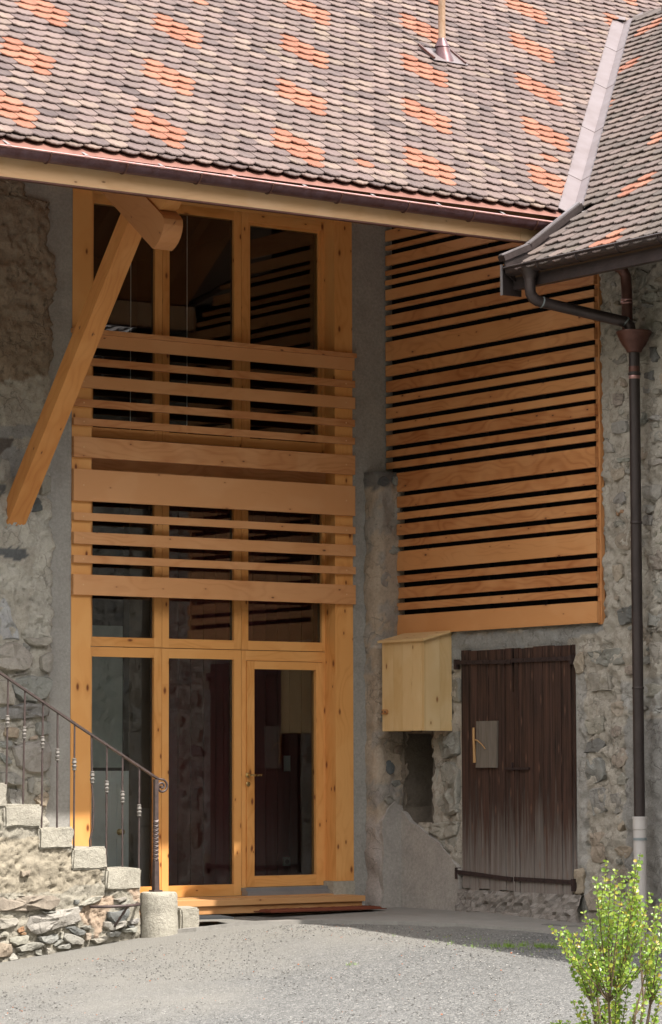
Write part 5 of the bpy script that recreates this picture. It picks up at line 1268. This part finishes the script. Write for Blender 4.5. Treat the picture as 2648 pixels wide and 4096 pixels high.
MB().box(0.004, 0.018, -2.09, -1.76, 1.272, 1.292, 1).box(0.0, 0.016, -1.865, -1.85, 1.262, 1.335).build('latch_bar', M['hinge'], pd)
MB().box(0.012, 0.024, -2.42, -2.0, 2.24, 2.33).build('head_strip', M['planks'], pd) if False else None
stk = thing('wooden_stick', 'peeled pale forked stick propped as a handle on the old plank door', 'stick', (0.0, -1.34, 1.33))
MB().tube([(-0.008, -1.329, 1.645), (-0.012, -1.335, 1.56), (-0.01, -1.338, 1.45), (-0.012, -1.346, 1.335)], [0.011, 0.012, 0.0125, 0.015], 9).build('stem', M['stick'], stk, 60)
MB().tube([(-0.012, -1.338, 1.54), (-0.02, -1.40, 1.53), (-0.018, -1.46, 1.495), (-0.012, -1.50, 1.455)], [0.007, 0.006, 0.005, 0.004], 7).build('twig', M['stick'], stk, 60)

# ---------------------------------------------------------------- steps, mats
st = thing('wooden_step', 'two long larch treads below the glazed door', 'step', (-1.8, -0.2, 0.03))
MB().box(-3.4, -0.46, -0.30, 0.06, 0.092, 0.142, 0).build('tread', M['step'], st)
MB().box(-3.4, -0.478, -0.275, -0.24, 0.02, 0.091, 0).build('riser', M['step'], st)
MB().box(-3.3, -0.60, 0.0, 0.10, 0.143, 0.152, 0).build('sill_strip', M['step'], st)
dm = thing('doormat', 'long red brown coir mat at the foot of the wooden step', 'doormat', (-1.0, -0.42, 0.03))
def coir():
    m_ = MB(); us_ = frange(-1.66, -0.42, 0.03); vs_ = frange(-0.56, -0.30, 0.03); n = len(us_)
    for y in vs_:
        for x in us_:
            e_ = x in (us_[0], us_[-1]) or y in (vs_[0], vs_[-1])
            m_.v.append(Vector((x + (y + .4) * 0.1, y, 0.03 if e_ else 0.052 + fbm(x, y, 1, 40, 2) * 0.008)))
    for j in range(len(vs_) - 1):
        for i in range(n - 1): m_.face([j * n + i, j * n + i + 1, (j + 1) * n + i + 1, (j + 1) * n + i])
    return m_
coir().build('pile', M['mat'], dm)
MB().box(-1.672, -0.415, -0.566, -0.295, 0.0285, 0.036).build('backing', M['mat'], dm)
gm = thing('scraper_mat', 'black ribbed rubber mat lying beside the small granite block', 'mat', (-2.72, -1.0, 0.03))
o0 = Vector((-2.98, -1.18, 0.031)); ex_ = Vector((0.45, -0.10, 0)); ey_ = Vector((0.13, 0.42, 0))
MB().obox(o0, ex_, ey_, (0, 0, 0.006)).build('base', M['rubber'], gm)
for k in range(14):
    MB().obox(o0 + ey_ * ((k + 0.2) / 14) + Vector((0, 0, 0.0065)), ex_, ey_ * 0.036, (0, 0, 0.008), 0).build('rib', M['rubber'], gm)

# ---------------------------------------------------------------- stone staircase
YS = -1.15
ss = thing('stone_staircase', 'rough stone outdoor stair with hewn granite treads climbing along the left wall', 'staircase', (-4.2, -0.6, -0.2))
treads = [(-3.70, -3.363, 0.294, 0.467), (-4.015, -3.69, 0.467, 0.644), (-4.332, -4.008, 0.644, 0.815), (-4.66, -4.312, 0.818, 1.003), (-4.98, -4.632, 0.985, 1.18), (-5.3, -4.955, 1.16, 1.36), (-5.6, -5.28, 1.34, 1.54)]
def rough_block(name, x0, x1, y0, y1, z0, z1, mat, parent, seed, jit=0.012):
    bm = bmesh.new()
    bmesh.ops.create_cube(bm, size=1.0)
    for v in bm.verts:
        v.co = Vector(((x0 + x1) / 2 + v.co.x * (x1 - x0), (y0 + y1) / 2 + v.co.y * (y1 - y0), (z0 + z1) / 2 + v.co.z * (z1 - z0)))
    bmesh.ops.bevel(bm, geom=bm.edges[:], offset=0.014, segments=2, affect='EDGES')
    bmesh.ops.subdivide_edges(bm, edges=bm.edges[:], cuts=3, use_grid_fill=True)
    for v in bm.verts:
        p = v.co
        v.co = p + Vector((fbm(p.x + seed, p.y, p.z, 9, 3), fbm(p.x, p.y + seed, p.z, 9, 3), fbm(p.x, p.y, p.z + seed, 9, 3))) * jit
    me = bpy.data.meshes.new(name); bm.to_mesh(me); bm.free()
    me.polygons.foreach_set('use_smooth', [True] * len(me.polygons)); me.set_sharp_from_angle(angle=R(40))
    me.materials.append(mat)
    return link(name, me, parent)
for i, (x0, x1, z0, z1) in enumerate(treads):
    rough_block('tread', x0, x1, YS - 0.012, 0.0, z0, z1, M['granite'], ss, 5 + i)
def top_at(x):
    for x0, x1, z0, z1 in treads:
        if x > x1 - 0.01: break
        if x0 <= x: return z0
    return 0.29 if x > -3.7 else 1.3
def stair_front():
    us_ = [-5.6, -5.2] + frange(-4.85, -3.366, 0.016); vs_ = frange(-0.42, 1.36, 0.016)
    def tz(x):
        b = 0.30
        for x0, x1, z0, z1 in treads:
            if x <= x1 - 0.005: b = z0 + 0.02
        return b
    def sk(m): return m.z > tz(m.x)
    def pos(u, v, h):
        low = max(0.0, min(1.0, (0.30 - v) / 0.25))
        return Vector((u, YS + 0.012 - h * 1.5 - low * 0.004, v))
    return rough_sheet('rubble_front', us_, vs_, pos, D['ZS'], (0.31, 0.285, 0.235), ss, 0.017, sk, None, 0.25)
stair_front()
MB().box(-5.6, -3.375, YS + 0.05, 0.0, -0.6, 0.29).build('stair_core', M['cement'], ss)
for x0, x1, z0, z1 in treads[1:]:
    MB().box(-5.6, x1 - 0.02, YS + 0.05, 0.0, z0 - 0.18, z0).build('stair_core', M['cement'], ss)
for p, t in D['SS']:
    sd += 1; stone(p, t, (0, YS + 0.0, 0), (1, 0, 0), (0, 0, 1), (0, -1, 0), 0.032, ss, sd, 'stone', 0.25)
sp = thing('stone_post', 'squat round granite post carrying the twisted newel at the foot of the stair', 'post', (-3.19, -1.16, -0.1))
m_ = MB(); prof = [(0.160, -0.25), (0.163, -0.05), (0.160, 0.07), (0.157, 0.09), (0.160, 0.12), (0.160, 0.24), (0.152, 0.262), (0.135, 0.268)]
m_.lathe((-3.19, -1.16), prof, 30)
for v in m_.v:
    h = fbm(v.x, v.y, v.z, 9, 3) * 0.012; d = Vector((v.x + 3.19, v.y + 1.16, 0)); v += d.normalized() * h if d.length > 0 else Vector()
m_.build('stone_drum', M['granite'], sp, 50)
kb = rough_block('granite_block', -3.04, -2.855, -1.26, -1.0, -0.12, 0.135, M['granite'], None, 44, 0.012)
tag(kb, 'small pale granite block beside the round stone post', 'stone block')
rg = thing('iron_ring', 'bent iron half ring with a twisted stay fixed low on the stair wall', 'iron ring', (-3.63, -1.2, 0.15))
ring = [(-3.627 + 0.222 * math.cos(a), YS - 0.01 + 0.17 * math.sin(a), 0.170 + 0.006 * math.cos(a)) for a in [R(d) for d in range(180, 361, 12)]]
MB().tube(ring, 0.013, 8).build('ring', M['iron'], rg, 60)
tw = [Vector((-3.59, YS - 0.165, 0.162)).lerp(Vector((-3.64, YS - 0.005, -0.03)), k / 12) for k in range(13)]
MB().tube(tw, [0.010 + (0.004 if k % 3 == 0 else 0) for k in range(13)], 6).build('stay', M['iron'], rg)

# ---------------------------------------------------------------- wrought iron railing
YR = -1.10
rl = thing('stair_railing', 'wrought iron stair railing with collared bars, twisted newel and scrolled end', 'railing', (-4.0, YR, 0.3))
HR = D['HR']
hr = [Vector((x, YR, z)) for x, z in HR]
hr[3] = Vector((-3.17, YR, 1.205))
mb = MB()
for a, b in zip(hr, hr[1:]):
    d = b - a; nrm = Vector((-d.z, 0, d.x)).normalized()
    mb.obox(a - nrm * 0.008 + Vector((0, -0.019, 0)), d, (0, 0.038, 0), nrm * 0.015, 0)
mb.build('handrail', M['iron'], rl)
cx_, cz_ = D['SCR']; cx_ = -3.128; cz_ = 1.14
sc = []
for k in range(30):
    a = R(75) - k * R(20); r = 0.058 * (1 - k / 34.0)
    sc.append((cx_ + r * math.cos(a), YR, cz_ + r * math.sin(a)))
MB().tube([(-3.17, YR, 1.205)] + sc, [0.010] * 20 + [0.010 - 0.0003 * k for k in range(11)], 8).build('scroll', M['iron'], rl, 60)
e_ = sc[-1]; MB().tube([(e_[0], YR - 0.018, e_[2]), (e_[0], YR + 0.018, e_[2])], 0.012, 10).build('scroll_boss', M['iron'], rl)
def rail_z(x):
    for a, b in zip(hr, hr[1:]):
        if a.x <= x <= b.x: return a.z + (b.z - a.z) * (x - a.x) / (b.x - a.x)
    return hr[-1].z
for i, (t, bm_, c) in enumerate(D['BAL']):
    xt, xb = t[0], bm_[0]; zb = bm_[1]; zt = rail_z(xt) - 0.006
    pts = [(xb, YR, zb - 0.02), ((xb + xt) / 2, YR, (zb + zt) / 2), (xt, YR, zt)]
    if i == 5:
        pts = [(xb, YR, zb - 0.02), (xb - 0.006, YR, zb + .06), (xb + 0.024, YR, zb + 0.16), (xb + 0.028, YR, zb + 0.35), (xb + 0.014, YR, zb + 0.5), (xt, YR, zt)]
    o_ = MB().tube(pts, 0.0085, 8).build('baluster', M['iron'], rl, 60)
    cz = c[1]; xx = c[0] if i == 5 else xb + (xt - xb) * (cz - zb) / (zt - zb)
    h = 0.050
    pr = [(0.009, -h), (0.018, -h + .003), (0.019, -h + 0.010), (0.013, -h + 0.014), (0.017, -h + 0.022), (0.021, -0.012), (0.014, -0.004), (0.014, 0.004), (0.021, 0.012), (0.017, h - 0.022), (0.013, h - .014), (0.019, h - 0.010), (0.018, h - .003), (0.009, h)]
    MB().lathe((xx, YR), [(r, cz + z) for r, z in pr], 10).build('collar', M['collar'], o_, 40)
nw = MB(); seg = 4; zs = frange(0.27, 1.20, 0.012); b = 0
for z in zs:
    f = (z - 0.27) / 0.93
    r = 0.034 - 0.012 * min(1, f * 1.6)
    if 0.52 < z < 0.86: ang = (z - 0.52) / 0.34 * R(900); r = 0.027
    elif z >= 0.86: ang = R(900); r = 0.024
    else: ang = 0
    for k in range(4):
        a = ang + R(45) + k * R(90)
        nw.v.append(Vector((-3.187 + r * math.cos(a), YR + r * math.sin(a), z)))
for j in range(len(zs) - 1):
    for k in range(4):
        nw.face([j * 4 + k, j * 4 + (k + 1) % 4, (j + 1) * 4 + (k + 1) % 4, (j + 1) * 4 + k])
nw.face([0, 3, 2, 1]); e = (len(zs) - 1) * 4; nw.face([e, e + 1, e + 2, e + 3])
o_ = nw.build('newel', M['iron'], rl)
MB().box(-3.187 - 0.042, -3.187 + 0.042, YR - 0.042, YR + 0.042, 0.262, 0.282).build('foot_plate', M['iron'], o_)

# ---------------------------------------------------------------- box shrub and small growth
def leaf_mesh():
    m_ = MB(); w, L = 0.0098, 0.021
    P = [(0, 0, 0), (w, L * .35, .003), (w * .9, L * .7, .003), (0, L, -.001), (-w * .9, L * .7, .003), (-w, L * .35, .003), (0, L * .5, 0)]
    m_.v = [Vector(p) for p in P]
    for a, b in ((0, 1), (1, 2), (2, 3), (3, 4), (4, 5), (5, 0)):
        m_.face([a, b, 6])
    return m_.mesh('leaf', M['leaf'], 'all')
LEAF = leaf_mesh()
def shrub(name, label, root, tips, nl, cat, dens=1.0, mh=0.62):
    e = thing(name, label, cat, root)
    root = Vector(root); lv = []; wood_ = MB(); rs = random.Random(9)
    mains = []
    for k in range(7):
        a = k / 7 * 6.283
        top = root + Vector((math.cos(a) * 0.16, math.sin(a) * 0.16, mh + 0.2 * mh * rs.random()))
        mid = root.lerp(top, 0.5) + Vector((rs.uniform(-.04, .04), rs.uniform(-.04, .04), 0))
        mains.append((root + Vector((math.cos(a) * .03, math.sin(a) * .03, 0)), mid, top))
    for tp in tips:
        tp = Vector(tp)
        best = min(mains, key=lambda m: (m[2] - tp).length + (0.5 if m[2].z > tp.z + .3 else 0) + rs.random() * .1)
        s_ = best[1] if tp.z < best[2].z + 0.12 else best[2]
        s_ = s_ if (tp - s_).length > 0.12 else root.lerp(s_, 0.5)
        d = tp - s_
        c1 = s_ + d * 0.5 + Vector((0, 0, -0.10 * d.length if abs(d.z) < 0.2 else -0.03))
        path = [s_ * (1 - t) ** 2 + c1 * 2 * t * (1 - t) + tp * t * t for t in [k / 8 for k in range(9)]]
        wood_.tube(path, [0.0048 - 0.0004 * k for k in range(9)], 5)
        L = d.length
        fl = max(0.30, 1 - 0.36 / max(L, .01)) if L > .3 else 0.2
        n = int(min(L * (1 - fl), .30) / 0.0115 * dens)
        for k in range(n):
            t = fl + (1 - fl) * (k + rs.random() * .5) / n
            p = s_ * (1 - t) ** 2 + c1 * 2 * t * (1 - t) + tp * t * t
            tan = ((c1 - s_) * (1 - t) + (tp - c1) * t).normalized()
            az = k * 1.57 + rs.uniform(-.4, .4)
            u = tan.orthogonal().normalized(); w = tan.cross(u)
            for sgn in (0, math.pi):
                out = (u * math.cos(az + sgn) + w * math.sin(az + sgn))
                dirn = (tan * 0.6 + out * 1.1 + Vector((0, 0, .2))).normalized()
                lv.append((p + out * .002, dirn, out, rs.uniform(.8, 1.45) * (0.75 if t > .95 else 1)))
    for a, b, c in mains:
        wood_.tube([a, b, c], [0.016, 0.012, 0.007], 7)
    wood_.build('stem', M['bark'], e, 60)
    mats_ = []
    for p, d, out, s in lv:
        y = d; z = (out.cross(d)).cross(d) * -1
        z = out * 0.25 + Vector((rs.uniform(-.7, .7), -0.45 + rs.uniform(-.6, .6), 0.55 + rs.uniform(-.3, .3)))
        z = (z - y * z.dot(y)).normalized(); x = y.cross(z)
        mx = Matrix((x, y, z)).transposed().to_4x4(); mx.translation = p
        mats_.append((mx @ Matrix.Scale(s, 4), min(1, max(0, rs.gauss(.5, .24) + (.2 if rs.random() < .1 else 0)))))
    vis = [i for i in range(len(mats_)) if in_view(mats_[i][0].translation)]
    rs.shuffle(vis); sel = set(vis[:nl])
    V = []; F = []; RN = []
    tv = [v.co.copy() for v in LEAF.vertices]; tf = [list(p.vertices) for p in LEAF.polygons]
    for i, (mx, r) in enumerate(mats_):
        if i in sel:
            o = bpy.data.objects.new('leaf', LEAF); COL.objects.link(o); o.parent = e
            o.matrix_parent_inverse = Matrix.Translation(Vector(e['_at'])).inverted(); o.matrix_basis = mx; o['rnd'] = r
        else:
            b = len(V); V += [tuple(mx @ v) for v in tv]
            for f in tf: F.append([b + k for k in f]); RN.append(r)
    me = bpy.data.meshes.new('foliage'); me.from_pydata(V, [], F)
    a = me.attributes.new('rnd', 'FLOAT', 'FACE'); a.data.foreach_set('value', RN); me.materials.append(M['leaf'])
    me.polygons.foreach_set('use_smooth', [True] * len(F))
    o = link('foliage', me, e); del o['rnd']; o['kind'] = 'stuff'
tips = [Vector(t) for t in D['TIP']]
cen = sum(tips, Vector()) / len(tips)
extra = []
for i in range(16):
    a = rng.choice(tips).lerp(rng.choice(tips), rng.uniform(.15, .5)) + Vector((rng.uniform(-.03, .03), rng.uniform(-.08, .08), rng.uniform(-.04, .03)))
    extra.append(a)
rt = Vector((cen.x + 0.03, cen.y, gz(cen.x, cen.y) - 0.02))
shrub('box_shrub', 'yellow green box shrub standing in the foreground before the plastic downpipe foot', tuple(rt), tips + extra, 300, 'shrub', 0.72)
t2 = [Vector(t) for t in D['TIP2']]
c2 = sum(t2, Vector()) / len(t2)
shrub('box_shrub', 'low box shrub whose yellowish tips barely show beside the taller box shrub', (c2.x, c2.y, gz(c2.x, c2.y) - .02), t2 + [t + Vector((rng.uniform(-.03, .03), 0, -.03)) for t in t2], 40, 'shrub', 1.0, 0.16)

def grass():
    m_ = MB()
    rs = random.Random(3)
    spots = []
    for k in range(60): spots.append((-1.91 + rs.gauss(0, .10), -4.22 + rs.gauss(0, .05), 7, .030))
    for k in range(40): spots.append((-1.70 + rs.gauss(0, .07), -4.40 + rs.gauss(0, .05), 7, .035))
    for k in range(90): spots.append((rs.uniform(-2.3, -1.5), rs.gauss(-4.1, .5), 4, .02))
    for k in range(7): spots.append((-3.35 + rs.gauss(0, .02), -4.15 + rs.gauss(0, .02), 6, .02))
    for k in range(10): spots.append((-5.57 + rs.gauss(0, .03), -6.34 + rs.gauss(0, .03), 5, .05))
    for x, y, n, h in spots:
        for k in range(n):
            bx_, by_ = x + rs.uniform(-.02, .02), y + rs.uniform(-.02, .02)
            a = rs.random() * 6.28; hh = h * rs.uniform(.5, 1.3); b = len(m_.v); w = .0016
            z = gz(bx_, by_) - .005
            m_.v += [Vector((bx_ - w * math.sin(a), by_ + w * math.cos(a), z)), Vector((bx_ + w * math.sin(a), by_ - w * math.cos(a), z)), Vector((bx_ + math.cos(a) * hh * .6, by_ + math.sin(a) * hh * .6, z + hh))]
            m_.face([b, b + 1, b + 2])
    o = m_.build('grass', M['leaf'])
    o['rnd'] = 0.35
    tag(o, kind='stuff')
grass()
def gravel():
    rs = random.Random(8)
    me0 = []
    for s in range(6):
        bm = bmesh.new(); bmesh.ops.create_icosphere(bm, subdivisions=1, radius=1)
        for v in bm.verts: v.co *= rs.uniform(.7, 1.15); v.co.z *= .6
        me0.append(([v.co.copy() for v in bm.verts], [[q.index for q in f.verts] for f in bm.faces])); bm.free()
    V = []; F = []; C = []
    n = 0
    while n < 14000:
        x, y = rs.uniform(-9.8, -0.9), rs.uniform(-11.5, -1.8)
        z = gz(x, y)
        if not in_view((x, y, z), .02): continue
        if inside((x, y), APRON): continue
        n += 1
        s = rs.choice([.003, .004, .004, .005, .006, .008]) * rs.uniform(.7, 1.2)
        vs_, fs_ = rs.choice(me0); b = len(V); a = rs.random() * 6.28; ca_, sa_ = math.cos(a), math.sin(a)
        V += [(x + (v.x * ca_ - v.y * sa_) * s, y + (v.x * sa_ + v.y * ca_) * s, z - .008 + v.z * s) for v in vs_]
        g = rs.choice([.14, .16, .19, .22, .26, .34]); c = (g, g * .97, g * .92, 1)
        if rs.random() < .015: c = (.45, .16, .08, 1)
        for f in fs_: F.append([b + k for k in f])
        C += [c] * len(vs_)
    me = bpy.data.meshes.new('gravel'); me.from_pydata(V, [], F); me.uv_layers.new(name='UVMap')
    ca = me.color_attributes.new('zone', 'FLOAT_COLOR', 'POINT'); ca.data.foreach_set('color', [q for k in C for q in k])
    me.materials.append(M['wall'])
    tag(link('gravel', me), kind='stuff')
gravel()
